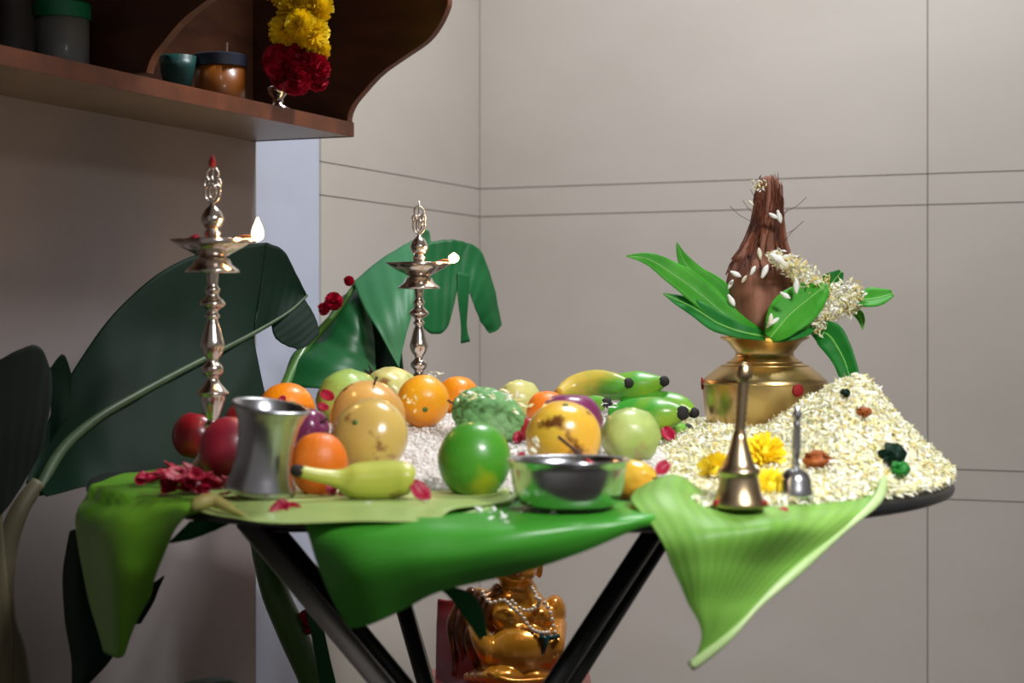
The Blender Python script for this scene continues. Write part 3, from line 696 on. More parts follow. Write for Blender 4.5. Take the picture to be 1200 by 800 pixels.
LW = lambda w_: [w_*.25, w_*.8, w_, w_*.85, w_*.45, .6]
Y0 = KY-.05
mleaf([(890, 392, Y0), (858, 376, Y0-.01), (820, 344, Y0), (790, 322, Y0), (760, 304, Y0), (734, 300, Y0)], [6, 11, 14, 12, 7, .6], M_mango, 'long mango leaf reaching furthest left from the coconut')
mleaf([(882, 388, Y0+.03), (862, 372, Y0+.03), (838, 345, Y0+.03), (815, 325, Y0+.03), (800, 303, Y0+.03), (793, 284, Y0+.03)], [6, 13, 16, 12, 6, .6], M_mango, 'mango leaf with its tip pointing up left of the coconut')
mleaf([(896, 394, Y0-.02), (866, 388, Y0-.03), (840, 378, Y0-.02), (815, 362, Y0-.01), (795, 352, Y0), (777, 344, Y0)], [5, 8, 11, 9, 6, .6], M_mangod, 'darker mango leaf lowest on the left side of the pot')
mleaf([(902, 396, Y0-.03), (912, 384, Y0-.035), (926, 368, Y0-.03), (944, 353, Y0-.02), (960, 340, Y0-.01), (966, 332, Y0)], [6, 15, 21, 19, 11, 2], M_mango, 'broad mango leaf standing against the right front of the coconut', (-.35, -1, .1))
mleaf([(905, 396, Y0-.02), (925, 390, Y0-.03), (945, 384, Y0-.02), (955, 376, Y0-.01)], [5, 9, 8, 1], M_mangod, 'short dark mango leaf on the pot rim under the broad one')
mleaf([(940, 372, KY), (962, 356, KY), (985, 348, KY), (1003, 351, KY-.02), (1024, 350, KY-.03), (1046, 344, KY-.03)], [1.5, 2, 2, 8, 13, 4], M_mango, 'rounded mango leaf at the far right end of the jasmine string', (0, -1, .8))
mleaf([(952, 352, KY+.03), (965, 342, KY+.03), (976, 330, KY+.03), (986, 318, KY+.03)], [2, 9, 11, 3], M_mangod, 'small mango leaf poking up behind the jasmine string')
mleaf([(992, 362, KY), (1003, 366, KY), (1009, 374, KY), (1011, 386, KY)], [2, 5, 4, .5], M_mango, 'tiny mango leaf curling down under the jasmine string')
mleaf([(950, 384, KY-.05), (970, 392, KY-.07), (982, 408, KY-.08), (990, 424, KY-.09), (996, 442, KY-.10)], [4, 14, 13, 11, 10], M_mangod, 'deep green mango leaf drooping onto the jasmine heap right of the pot', (-.3, -1, .2))
# jasmine garland
m = MB(); rnd = random.Random(9)
gp = smoothpath([P(905, 300, KY-.09), P(930, 312, KY-.08), P(950, 332, KY-.05), P(972, 345, KY-.03), P(1004, 348, KY-.02), P(992, 356, KY-.03), P(968, 368, KY-.06), P(958, 384, KY-.07)], 40)
for k in range(1700):
    t = rnd.random(); i = min(int(t*39), 38); c = gp[i].lerp(gp[i+1], t*39-i)
    rad = (.009+.016*math.sin(math.pi*min(1, t*1.05)))*(1 if t < .55 or t > .7 else .6)
    d = Vector([rnd.gauss(0, 1) for _ in range(3)]).normalized(); q = c+d*rad*rnd.uniform(.4, 1)
    petal(m, q, d, rnd, .85, rnd.choice(PCOL[1:5]+[lin((228, 200, 120))] if rnd.random() < .7 else PCOL[:2]), 1.2)
tag(m.build('jasmine_string', M_jas, weld=False), 'thick string of cream jasmine buds curling right from the coconut', 'garland')
def single_petals(spots, name, label, group, grp_cat='petal'):
    for k, (px, py, Y, ang, L) in enumerate(spots):
        m = MB(); c = P(px, py, Y); d = Vector((math.cos(math.radians(ang)), 0, math.sin(math.radians(ang)))); u = Vector((-d.z, 0, d.x))
        L *= Y/F
        col = PCOL[0] if k % 3 else PCOL[1]
        vs = []
        for i in range(6):
            w_ = [.12, .2, .32, .34, .24, .04][i]*L*.6; x = (i/5-.5)*L
            for q in (-1, 0, 1): vs.append(c+d*x+u*q*w_+Vector((0, -.0015-.0012*(1-abs(q)), 0)))
        m.add(vs, [(i*3+k2, i*3+k2+1, i*3+k2+4, i*3+k2+3) for i in range(5) for k2 in range(2)], col)
        o = m.build(name, M_jas, weld=False); solid(o, .0006, 0)
        tag(o, label % WHERE[k], grp_cat, group)
WHERE = ['high on the shoulder below the tuft', 'in the middle of the shoulder', 'right of the tuft foot', 'just under the topmost right petals', 'left of the middle petals', 'on the left flank', 'on the upper left flank', 'upright on the right flank', 'low on the right flank', 'at the bottom above the pot rim', 'on the far left shoulder', 'at the lower right by the broad leaf', 'on the left edge of the tuft', 'hanging from the right side of the tuft', 'lying across the middle of the tuft', 'lowest of all beside the broad leaf', 'on the left edge beside the mango leaves']
single_petals([(890, 297, 2.515, 100, 14), (896, 318, 2.508, 65, 17), (911, 303, 2.51, -30, 20), (917, 308, 2.51, -40, 16), (882, 317, 2.51, 60, 12), (862, 321, 2.54, -25, 14), (872, 327, 2.53, 55, 10), (933, 335, 2.53, 90, 18), (920, 346, 2.51, -30, 14), (902, 378, 2.535, 60, 14), (856, 333, 2.56, 60, 12), (908, 376, 2.52, 40, 12), (880, 238, 2.58, -40, 8), (913, 254, 2.57, -75, 16), (906, 253, 2.57, -30, 12), (903, 374, 2.52, 85, 14), (857, 352, 2.56, -60, 16)],
    'jasmine_petal', 'white jasmine petal on the coconut, %s', 'loose jasmine petals on the coconut')
m = MB(); rnd = random.Random(3)
for k in range(22):
    petal(m, P(rnd.uniform(881, 900), rnd.uniform(211, 224), 2.575+rnd.uniform(-.01, .01)), Vector((0, -1, .3)).normalized(), rnd, .6)
tag(m.build('jasmine_sprig', M_jas, weld=False), 'small jasmine cluster caught on the top of the coconut tuft', 'flower')

# ------------------------------------------------------------------ bell, small silver bell, bowl, tumbler
o = on_heap(866, 594, hjas); by = o.y; s = by/F
bell = empty('hand_bell', o, 'brass hand bell with a beaded handle standing on the right leaf', 'bell')
lean = lambda h: Vector((max(0, h-.07)*.07, 0, 0))
m = MB(); m.lathe([(0, .002), (30*s, .0), (33*s, .001), (33*s, 5*s), (29*s, 11*s), (25*s, 22*s), (23*s, 34*s), (23*s, 38*s), (25*s, 40*s), (25*s, 43*s), (20*s, 46*s), (17*s, 54*s), (12*s, 68*s), (9*s, 80*s), (7*s, 90*s)], o, 40, shift=lean); m.build('bell_body', M_bell, bell)
hp = [(7, 88)]
for k in range(7): hp += [(6, 90+k*8), (7.6, 94+k*8), (6, 98+k*8)]
hp += [(7, 148), (10, 152), (9, 158), (8, 164), (5, 168), (0, 169)]
m = MB(); m.lathe([(r*s, h*s) for r, h in hp], o, 20, shift=lean); m.build('handle', M_bell, bell)
for th in (-150, -35):
    c = o+Vector((31*s*math.cos(math.radians(th)), 31*s*math.sin(math.radians(th)), 6*s)); m = MB(); m.ball(c, (6*s, 3*s, 4*s), 10, 6); q = m.build('kumkum_dot', M_kum, bell); q['label'] = 'red powder mark on the bell rim'
o = on_heap(931, 582, hjas); sy = o.y; s = sy/F; print('bells', by, sy)
sb = empty('hand_bell', o, 'small shiny silver bell with a slender handle beside the brass hand bell', 'bell')
lean2 = lambda h: Vector((h*.03, 0, 0))
m = MB(); m.lathe([(0, .002), (22*s, 0), (23*s, 4*s), (20*s, 10*s), (19*s, 20*s), (16*s, 27*s), (10*s, 32*s), (4*s, 35*s)], o, 32, shift=lean2); m.build('bell_body', M_steel, sb)
m = MB(); m.lathe([(4*s, 34*s), (6*s, 38*s), (4*s, 42*s), (5*s, 46*s), (5.5*s, 60*s), (4.5*s, 84*s), (5*s, 86*s), (3*s, 88*s), (5*s, 93*s), (6*s, 97*s), (3.5*s, 101*s), (4*s, 105*s), (0, 108*s)], o, 18, shift=lean2); m.build('handle', M_steel, sb)
bwy = 1.925; s = bwy/F; o = Vector(((666-600)*s, bwy, .7585))
m = MB(); hb = 62*s
m.lathe([(0, 0), (50*s, .0005), (57*s, 3*s), (62*s, 12*s), (66*s, 28*s), (68*s, 44*s), (69*s, 51*s), (72.5*s, 54*s), (72.5*s, 56*s), (67*s, 54.5*s), (65*s, 44*s), (62*s, 28*s), (55*s, 7*s), (0, 4*s)], o, 64)
tag(m.build('steel_bowl', M_steel, loc=o), 'shiny shallow steel bowl at the front edge of the table', 'bowl')
for k, (p, q, mt) in enumerate([((655, 512, 2.02), (697, 546, 1.97), 0), ((664, 536, 2.0), (699, 552, 1.965), 0), ((640, 545, 2.01), (690, 556, 1.97), 0)]):
    A, B = P(*p), P(*q); t = empty('incense_stick', B, ['brown incense stick with a red end leaning highest out of the steel bowl', 'short brown incense stick below the leaning one in the steel bowl', 'pale-tipped stick lying flattest in the steel bowl'][k], 'stick', 'incense sticks in the bowl')
    m = MB(); m.tube([A, A.lerp(B, .8)], .0014 if k else .002, 7); m.build('stick', M_stick, t)
    m = MB(); m.tube([A.lerp(B, .8), B], .0024, 7); m.build('red_end', M_stickr, t)
ty = 2.0; s = ty/F; o = P(304, 594, ty); o.z = .7615
Mt = Matrix.Rotation(math.radians(8.5), 3, 'Y')@Matrix.Rotation(math.radians(6), 3, 'X')
m = MB(); m.lathe([(0, 2*s), (38*s, 0), (42*s, 3*s), (41*s, 9*s), (36*s, 20*s), (33*s, 40*s), (33*s, 60*s), (36*s, 82*s), (40*s, 92*s), (44.5*s, 100*s), (46*s, 103*s), (44.5*s, 105*s), (42*s, 103*s), (34*s, 86*s), (31*s, 60*s), (32*s, 30*s), (36*s, 8*s), (0, 6*s)], o+Vector((0, 0, .005)), 48, M=Mt)
tag(m.build('steel_tumbler', M_cup, loc=o), 'waisted steel tumbler tilted beside the red apples', 'tumbler')

# ------------------------------------------------------------------ fruits
def fruit(name, px, py, rx, ry, Y, mt, label, cat='fruit', d=None, extra=None, dirn=None, nseg=36, asp=None):
    k = Y/F; c = P(px, py, Y); seedv = Vector((px*.13, py*.07, 3))
    base_d = d or (lambda u: 1)
    fn = lambda u: base_d(u)*(1+.022*noise.noise(u*1.3+seedv))
    Mx = None
    if dirn is not None: Mx = Vector(dirn).normalized().to_track_quat('Z', 'Y').to_matrix()
    if dirn is not None: rr = (asp[0]*k, asp[0]*k, asp[1]*k) if asp else ((rx+ry)/2*k,)*3
    else: rr = (rx*k, rx*k, ry*k)
    t = empty(name, c-Vector((0, 0, ry*k)), label, cat)
    m = MB(); m.ball(c, rr, nseg, 24 if nseg < 50 else 60, M=Mx, d=fn); m.build('skin', mt, t)
    if extra:
        A = Mx or Matrix.Identity(3); top = c+A@Vector((0, 0, rr[2]))*fn(Vector((0, 0, 1))); ax = (A@Vector((0, 0, 1))).normalized()
        m = MB(); q = ax.to_track_quat('Z', 'Y').to_matrix()
        if extra == 'navel':
            m.lathe([(0, -.002), (.0034, -.0012), (.0038, .0004), (.0018, .0014), (0, .0012)], top, 7, M=q); m.build('stem_scar', M_navel, t)
        elif extra == 'stalk':
            m.tube([top-ax*.010, top+ax*.004, top+ax*.010+Vector((.002, 0, .001))], [.0016, .0013, .0018], 7); m.build('stalk', M_dry, t)
        elif extra == 'crown':
            for j_ in range(6):
                a = j_*math.pi/3; r0 = q@Vector((math.cos(a), math.sin(a), 0)); m.add([top-ax*.002+r0*.006-q@Vector((-math.sin(a), math.cos(a), 0))*.004, top-ax*.002+r0*.006+q@Vector((-math.sin(a), math.cos(a), 0))*.004, top+ax*.011+r0*.011], [(0, 1, 2)])
            m.lathe([(.007, -.003), (.0065, .002), (.004, .003), (0, .002)], top, 10, M=q); o_ = m.build('crown', M_dry, t); solid(o_, .001, 0)
    return t
cit = lambda u: 1-.05*max(0, abs(u.z)-.86)*5
app = lambda u: (1-.25*math.exp(-((1-u.z)/.05)))*(1-.12*math.exp(-((1+u.z)/.08)))*(1+.04*u.z)
gua = lambda u: 1+.03*noise.noise(u*3.5)*2+.03*math.sin(3*math.atan2(u.y, u.x)+1)+.03*math.sin(5*math.atan2(u.y, u.x))*(1-abs(u.z))
fruit('apple', 231, 512, 27, 32, 2.42, M_apple, 'deep red apple furthest left, behind the left oil lamp', d=app, extra='stalk', dirn=(.2, .1, 1))
fruit('apple', 271, 528, 36, 40, 2.15, M_apple2, 'large purplish-red apple between the left lamp and the steel tumbler', d=app, extra='stalk', dirn=(.1, .3, 1), asp=(37, 41))
fruit('apple', 292, 498, 30, 30, 2.36, M_apple, 'red apple peeping over the steel tumbler, left of the orange', d=app, extra='stalk', dirn=(0, .5, 1))
fruit('plum', 303, 489, 22, 23, 2.52, M_plum, 'purple plum barely seen between red apple and rearmost left orange', d=app)
fruit('orange', 336, 482, 35, 33, 2.45, M_orange, 'bright orange with a green stem scar behind the steel tumbler', d=cit, extra='navel', dirn=(.35, -.9, .30))
fruit('plum', 361, 503, 24, 25, 2.2, M_plum, 'purple plum between the steel tumbler and the freckled sweet limes', d=app, extra='stalk', dirn=(.9, -.5, .5))
fruit('orange', 374, 544, 34, 39, 2.05, M_orange2, 'deep orange fruit behind the stalk of the front banana', d=cit)
fruit('sweet_lime', 433, 512, 47, 39, 2.16, M_tang, 'large glossy tan sweet lime in front, just behind the front banana', d=cit, extra='navel', dirn=(-.4, -.9, .55), asp=(47, 40))
fruit('sweet_lime', 431, 489, 46, 42, 2.32, M_tan, 'freckled brown-tan sweet lime stacked behind the front one', d=cit, extra='stalk', dirn=(.2, -.35, .9))
fruit('guava', 407, 471, 38, 38, 2.52, M_guava, 'light green guava behind the freckled sweet limes', d=gua)
fruit('pomegranate', 458, 463, 34, 34, 2.62, M_pale, 'pale yellow pomegranate with a dry crown at the rear of the pile', d=gua, extra='crown', dirn=(-.62, -.1, .62))
fruit('orange', 496, 470, 33, 29, 2.42, M_orange3, 'golden orange with a green stem scar in the middle of the pile', d=cit, extra='navel', dirn=(.12, -.95, -.28))
fruit('orange', 537, 465, 25, 25, 2.80, M_orange, 'small orange at the rear beside the second oil lamp', d=cit)
# custard apple
fib = []
for k in range(90):
    z_ = 1-2*(k+.5)/90; r_ = math.sqrt(1-z_*z_); th = k*2.39996; fib.append(Vector((r_*math.cos(th), r_*math.sin(th), z_)))
def cust(u):
    dd = sorted(((u-f).length for f in fib))[:2]
    return 1+.08*(min(1, (dd[1]-dd[0])/.16))**.5-.06
t = fruit('custard_apple', 572, 487, 44, 31, 2.32, M_custard, 'knobbly green custard apple behind the green orange', d=cust, extra='stalk', dirn=(-.95, -.2, .35), nseg=90, asp=(32, 44))
fruit('green_orange', 556, 539, 43, 46, 2.05, M_lime, 'big green orange with a yellow patch in front of the rice', d=cit)
fruit('guava', 608, 471, 26, 26, 2.68, M_pale, 'pale yellow guava at the rear between custard apple and purple plum', d=gua)
fruit('orange', 641, 482, 24, 25, 2.58, M_orange2, 'half hidden orange behind the purple plum in the middle', d=cit)
fruit('plum', 668, 498, 39, 39, 2.40, M_plum, 'large purple plum behind the spotted yellow sweet lime', d=app)
fruit('sweet_lime', 660, 513, 47, 42, 2.17, M_yelf, 'spotted golden-yellow sweet lime right behind the steel bowl', d=cit, extra='navel', dirn=(.05, -.4, .9))
fruit('guava', 738, 511, 35, 33, 2.24, M_guava2, 'lumpy green guava right of the spotted yellow sweet lime', d=gua)
fruit('mango', 740, 562, 31, 25, 2.05, M_yelf, 'small yellow mango with dark specks at the right end of the bowl', d=gua, extra='stalk', dirn=(.75, -.6, .1), asp=(24, 32))
fruit('plum', 619, 505, 16, 17, 2.33, M_apple, 'small dark red berry-like fruit between custard apple and yellow sweet lime', d=app)
# bananas
def banana(pts, rs, mt, label, tip='end', stalk=0):
    c = smoothpath([P(*p) for p in pts], 26); k = pts[0][2]/F; n = len(c)
    R_ = [crom([Vector((r, 0, 0)) for r in rs], i/(n-1)).x*k for i in range(n)]
    sec = lambda th: 1+.045*math.cos(5*th)
    low = min(c, key=lambda v: v.z)
    t = empty('banana', Vector((c[n//2].x, c[n//2].y, c[n//2].z-max(R_))), label, 'banana')
    m = MB(); m.tube(c, R_, 20, sec=sec); m.build('peel', mt, t)
    e = c[-1]; d = (c[-1]-c[-2]).normalized(); m = MB(); r = R_[-1]
    m.tube([e-d*.004, e+d*.001, e+d*.006, e+d*.009], [r*1.04, r*1.08, r*.95, r*.5], 12); m.build('tip', M_tip, t)
    return t
B_ = 2.62
banana([(655, 462, B_-.02), (672, 453, B_), (698, 449, B_), (722, 450, B_-.02), (735, 449, B_-.03)], [7, 13, 16, 13, 6], M_bany, 'yellow and green banana lying topmost at the left of the bunch')
banana([(700, 462, B_+.04), (722, 455, B_+.04), (748, 453, B_+.03), (766, 450, B_+.02), (777, 447, B_+.01)], [8, 15, 18, 12, 6], M_ban, 'green banana topmost right of the bunch with a black tip')
banana([(676, 488, B_-.08), (686, 480, B_-.08), (698, 474, B_-.08), (710, 472, B_-.09)], [9, 12, 11, 6], M_ban, 'short green banana end between the purple plum and the green guava')
banana([(715, 486, B_-.04), (740, 485, B_-.05), (768, 486, B_-.07), (788, 485, B_-.08), (799, 484, B_-.09)], [10, 17, 20, 15, 8], M_ban, 'plump green banana in the middle of the bunch, nearest the camera')
banana([(728, 476, B_+.02), (755, 474, B_+.02), (780, 474, B_+.01), (800, 478, B_), (812, 483, B_-.01)], [8, 14, 15, 13, 6], M_ban, 'green banana at the right with its tip beside the brass pot')
banana([(735, 504, B_-.03), (760, 505, B_-.03), (785, 505, B_-.04), (805, 504, B_-.04)], [9, 12, 12, 7], M_ban, 'dark green banana lowest in the bunch on the petals')
banana([(350, 552, 1.96), (372, 557, 1.965), (396, 561, 1.975), (412, 564, 1.98), (438, 564, 1.985), (462, 562, 1.985), (478, 561, 1.98), (484, 562, 1.98)][::-1], [11, 18, 22, 23, 20, 11, 8, 7], M_banp, 'pale yellow banana lying in front with its stalk pointing left')

# ------------------------------------------------------------------ petals and small flowers
def rose_petal(c, sz, rnd, label, group, up=None):
    m = MB(); n_ = Vector(up) if up else Vector((rnd.uniform(-.5, .5), rnd.uniform(-.9, .2), 1)); n_.normalize()
    q = n_.to_track_quat('Z', 'Y').to_matrix()@Matrix.Rotation(rnd.uniform(0, 6.28), 3, 'Z'); vs = []
    cu = rnd.uniform(.3, .9)
    for i in range(6):
        for j_ in range(5):
            u = (i/5-.5)*2; v = (j_/4-.5)*2; w_ = math.sqrt(max(.06, 1-(u*.92)**2))
            vs.append(c+q@Vector((u*sz, v*sz*.7*w_, (u*u*.5+v*v*cu*w_)*sz*.5-.1*sz+rnd.uniform(-.04, .04)*sz)))
    m.add(vs, [(i*5+j_, i*5+j_+1, i*5+j_+6, i*5+j_+5) for i in range(5) for j_ in range(4)])
    o = m.build('rose_petal', M_rose, weld=False); solid(o, .0006, 0); return tag(o, label, 'petal', group)
rnd = random.Random(21)
for k in range(46):
    px = rnd.uniform(148, 240); lo_ = 590-(abs(px-205)*.18); py = rnd.uniform(562 if px > 170 else 568, lo_-2)
    Y = (CZ-.765)*F/(py-HOR+2); c = P(px, py, Y); 
    if math.hypot(c.x-TC.x, c.y-TC.y) > .56: c = TC+(c-TC)*(.56/math.hypot(c.x-TC.x, c.y-TC.y)); 
    c.z = .763+rnd.uniform(0, .018)
    rose_petal(c, rnd.uniform(.009, .015), rnd, 'crimson rose petal in the loose pile beside the left lamp foot', 'rose petals piled by the left lamp')
for k in range(10):
    px = rnd.uniform(160, 236); py = rnd.uniform(545, 562); Y = 2.2; rose_petal(P(px, py, Y), rnd.uniform(.009, .014), rnd, 'crimson rose petal in the loose pile beside the left lamp foot', 'rose petals piled by the left lamp')
for px, py, Y, sz, lab in ((328, 598, 1.93, .013, 'crimson rose petal lying at the foot of the steel tumbler'), (345, 597, 1.93, .010, 'red petal second from the tumbler foot, lying on the pale leaf'), (492, 576, 1.97, .014, 'bright pink-red petal standing at the tip end of the front banana'),
        (384, 464, 2.40, .011, 'pink petal tucked between the bright orange and the green guava'), (379, 477, 2.3, .008, 'small pink petal above the purple plum beside the tumbler'), (405, 577, 2.02, .011, 'dark red petal under the stalk of the front banana'), (388, 573, 2.01, .009, 'dark red petal beneath the deep orange fruit'),
        (607, 513, 2.2, .009, 'pink petal between the green orange and the yellow sweet lime'), (611, 536, 2.1, .007, 'small red petal low between green orange and steel bowl'), (784, 509, 2.5, .013, 'pink petal under the bananas at the edge of the petal heap'), (752, 497, 2.5, .008, 'small pink petal on the bananas side of the green guava'),
        (776, 549, 2.05, .011, 'pink petal between the yellow mango and the right leaf'), (893, 594, 1.98, .006, 'tiny red petal at the right foot of the brass bell'), (918, 598, 1.95, .005, 'tiny red petal between the two bells'), (934, 583, 2.0, .006, 'tiny red petal at the foot of the small silver bell'),
        (330, 470, 2.36, .008, 'dark pink petal on the bright orange behind the tumbler'), (318, 477, 2.33, .009, 'magenta petal left of the bright orange above the tumbler rim'), (628, 493, 2.26, .008, 'maroon petal at the right side of the custard apple'), (1018, 480, 2.38, .005, 'tiny reddish petal on the slope of the jasmine heap')):
    rose_petal(P(px, py, Y), sz, rnd, lab, None, up=(rnd.uniform(-.3, .3), -.9, .6))
# flowers on the jasmine heap
ym2 = [flower_mesh(.030, 130, 30), flower_mesh(.024, 110, 31)]
for me in ym2: me.materials.append(M_yel)
for (px, py, Y, k, sc, lab) in ((893, 536, 2.22, 0, 1.0, 'yellow chrysanthemum half sunk in the petals between the two bells'), (902, 572, 2.10, 1, .9, 'lower yellow chrysanthemum right behind the foot of the brass bell'), (838, 552, 2.16, 1, .95, 'dull yellow chrysanthemum buried left of the brass bell')):
    t = put('chrysanthemum', ym2[k], None, on_heap(px, py+8, hjas)+Vector((0, -.004, .010)), (math.radians(70), 0, px), sc); tag(t, lab, 'flower')
cr = lambda px, py, Y, n, sz, mt, nm, lab, cat, sq=.7: None
def crumple(px, py, Y, w_, h_, mt, nm, lab, cat, seed):
    c = on_heap(px, py+h_*.7, hjas)+Vector((0, -.012, h_*.7*Y/F)); k = Y/F; vs = []; n = 10; uv = []
    for i in range(n+1):
        for j_ in range(n+1):
            u = i/n*2-1; v = j_/n*2-1; r = max(abs(u), abs(v)); L_ = math.hypot(u, v) or 1; u2, v2 = u*r/L_, v*r/L_
            nz = noise.noise(Vector((u*1.6+seed, v*1.6, seed)))
            vs.append(c+Vector((u2*w_*k*(1+.25*nz), -.012*(1-r*r)+.014*nz, v2*h_*k*(1+.3*nz)))); uv.append((i/n, j_/n))
    o = mesh(nm, vs, [(i*(n+1)+j_, i*(n+1)+j_+1, (i+1)*(n+1)+j_+1, (i+1)*(n+1)+j_) for i in range(n) for j_ in range(n)], mt, None, True, uv)
    solid(o, .001, 0); tag(o, lab, cat)
crumple(955, 538, 2.2, 17, 12, M_mari, 'dried_petal', 'crumpled orange-brown dried petal behind the small silver bell', 'petal', 2)
crumple(1043, 532, 2.14, 17, 13, M_lf_dark, 'leaf_bit', 'dark green crumpled leaf bit on the right slope of the jasmine heap', 'leaf', 5)
crumple(1052, 549, 2.10, 12, 10, M_mangod, 'leaf_bit', 'green leaf bit just below the darker one on the jasmine heap', 'leaf', 8)
crumple(989, 460, 2.36, 5, 5, M_lf_dark, 'leaf_bit', 'tiny dark leaf bit near the peak of the jasmine heap', 'leaf', 9)
crumple(1010, 482, 2.33, 9, 6, M_mari, 'dried_petal', 'small brownish dried petal near the top of the jasmine heap', 'petal', 3)
# loose white petals on leaves and fruits
lp = [(498, 593, 1.94), (430, 594, 1.93), (580, 603, 1.90), (592, 608, 1.87), (575, 612, 1.87), (596, 618, 1.855), (590, 627, 1.85), (560, 600, 1.91), (604, 600, 1.93), (612, 606, 1.9), (655, 612, 1.88), (648, 608, 1.89)]
FL = ['below the pink petal of the banana', 'leftmost, under the front banana', 'on the rim left of the bowl', 'upper ones left of the bowl foot', 'lower ones left of the curled strip', 'just left of the bowl foot', 'lowest of those left of the bowl', 'nearest the curled strip', 'touching the left side of the bowl', 'under the left side of the bowl', 'right under the middle of the bowl', 'beneath the bowl beside the middle ones']
rnd = random.Random(5)
for k, (px, py, Y) in enumerate(lp):
    m = MB()
    for q in range(4): petal(m, P(px+rnd.uniform(-4, 4), py-2+rnd.uniform(-2, 2), Y), Vector((0, -.4, 1)).normalized(), rnd, .9, PCOL[0], .2)
    tag(m.build('jasmine_petal', M_jas, weld=False), 'white jasmine petals on the front leaf, %s' % FL[k], 'petal', 'white petals on the front leaves')
for k, (px, py, Y, n) in enumerate([(588, 462, 2.26, 12), (560, 462, 2.27, 10), (545, 464, 2.28, 6), (600, 466, 2.27, 8), (612, 478, 2.28, 6)]):
    m = MB()
    for q in range(n): petal(m, P(px+rnd.uniform(-12, 12), py+rnd.uniform(-4, 5), Y), Vector((0, -.6, 1)).normalized(), rnd, .9, None, .2)
    tag(m.build('jasmine_petal', M_jas, weld=False), 'white jasmine petals on the custard apple, %s' % ['right of its middle', 'at its middle', 'nearest its stalk', 'on its right shoulder', 'on its right end'][k], 'petal', 'petals on the custard apple')
m = MB()
for q in range(10): petal(m, P(478+rnd.uniform(-12, 12), 470+rnd.uniform(-8, 14), 2.335), Vector((-.3, -1, .3)).normalized(), rnd, .8, PCOL[2], .1)
tag(m.build('jasmine_petal', M_jas, weld=False), 'cream jasmine petals stuck on the golden orange', 'petal')
m = MB()
for q in range(8): petal(m, P(500+rnd.uniform(-12, 22), 440+rnd.uniform(-3, 2), 2.5), Vector((0, -.3, 1)).normalized(), rnd, .8, PCOL[1], .3)
tag(m.build('jasmine_petal', M_jas, weld=False), 'cream petals between golden orange and the rear lamp stem', 'petal')
m = MB()
for q in range(9): petal(m, P(712+rnd.uniform(-8, 10), 477+rnd.uniform(-4, 3), 2.5), Vector((0, -.3, 1)).normalized(), rnd, .8, PCOL[0], .6)
tag(m.build('jasmine_petal', M_jas, weld=False), 'white petals behind the top of the lumpy green guava', 'petal')
m = MB()
for q in range(5): petal(m, P(627+rnd.uniform(-3, 3), 524+rnd.uniform(-9, 9), 2.055), Vector((0, -1, .2)).normalized(), rnd, .9, PCOL[1], .1)
tag(m.build('jasmine_petal', M_jas, weld=False), 'cream petals on the left side of the spotted yellow sweet lime', 'petal')

# ------------------------------------------------------------------ banana plants at the wall
pl = empty('banana_plant', R(2.2, .35, 0), 'dark banana plant with one huge leaf leaning on the left wall', 'plant')
bigrows = [
    [(30, 566, 2.45), (36, 570, 2.45), (42, 574, 2.44), (48, 578, 2.43), (54, 582, 2.42)],
    [(62, 480, 2.56), (68, 505, 2.53), (72, 528, 2.5), (84, 550, 2.47), (98, 571, 2.44)],
    [(102, 408, 2.64), (108, 452, 2.60), (112, 492, 2.55), (126, 532, 2.51), (140, 566, 2.48)],
    [(152, 348, 2.72), (158, 408, 2.68), (162, 462, 2.62), (176, 515, 2.57), (190, 561, 2.53)],
    [(210, 306, 2.80), (208, 372, 2.76), (210, 436, 2.70), (226, 496, 2.64), (240, 550, 2.60)],
    [(264, 290, 2.88), (258, 350, 2.84), (256, 412, 2.78), (272, 465, 2.72), (288, 535, 2.68)],
    [(312, 284, 2.94), (306, 335, 2.91), (298, 390, 2.86), (303, 425, 2.82), (314, 475, 2.78)]]
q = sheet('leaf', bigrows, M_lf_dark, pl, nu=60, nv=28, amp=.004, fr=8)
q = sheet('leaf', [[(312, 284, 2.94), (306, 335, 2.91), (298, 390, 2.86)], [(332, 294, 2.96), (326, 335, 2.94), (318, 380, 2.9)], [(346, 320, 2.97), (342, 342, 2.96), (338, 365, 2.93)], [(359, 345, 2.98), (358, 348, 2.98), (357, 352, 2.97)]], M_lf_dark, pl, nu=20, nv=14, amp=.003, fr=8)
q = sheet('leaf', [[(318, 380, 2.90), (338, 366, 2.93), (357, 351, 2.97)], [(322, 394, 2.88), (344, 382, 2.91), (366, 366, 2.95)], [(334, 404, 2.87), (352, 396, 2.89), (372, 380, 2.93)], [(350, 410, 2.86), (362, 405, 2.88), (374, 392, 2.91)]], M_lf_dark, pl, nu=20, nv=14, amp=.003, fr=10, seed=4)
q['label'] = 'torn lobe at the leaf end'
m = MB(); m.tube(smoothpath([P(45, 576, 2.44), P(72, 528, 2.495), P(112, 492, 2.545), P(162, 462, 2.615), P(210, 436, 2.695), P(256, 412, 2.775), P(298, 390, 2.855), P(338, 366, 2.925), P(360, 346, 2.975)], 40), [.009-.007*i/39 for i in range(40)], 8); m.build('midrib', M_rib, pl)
q = sheet('leaf', [[(-30, 440, 2.35), (-25, 520, 2.35), (-20, 620, 2.34)], [(5, 418, 2.36), (8, 500, 2.36), (4, 600, 2.34)], [(44, 404, 2.38), (38, 480, 2.37), (28, 565, 2.35)], [(60, 436, 2.39), (60, 470, 2.38), (50, 525, 2.36)]], M_lf_dull, pl, nu=20, nv=20, amp=.004, fr=10); q['label'] = 'dull grey-green leaf at the left edge'
q = sheet('leaf', [[(58, 432, 2.44), (60, 470, 2.44), (58, 520, 2.44)], [(74, 415, 2.45), (74, 450, 2.45), (70, 500, 2.44)], [(84, 440, 2.46), (82, 470, 2.46), (78, 490, 2.45)]], M_lf_dark, pl, nu=14, nv=14)
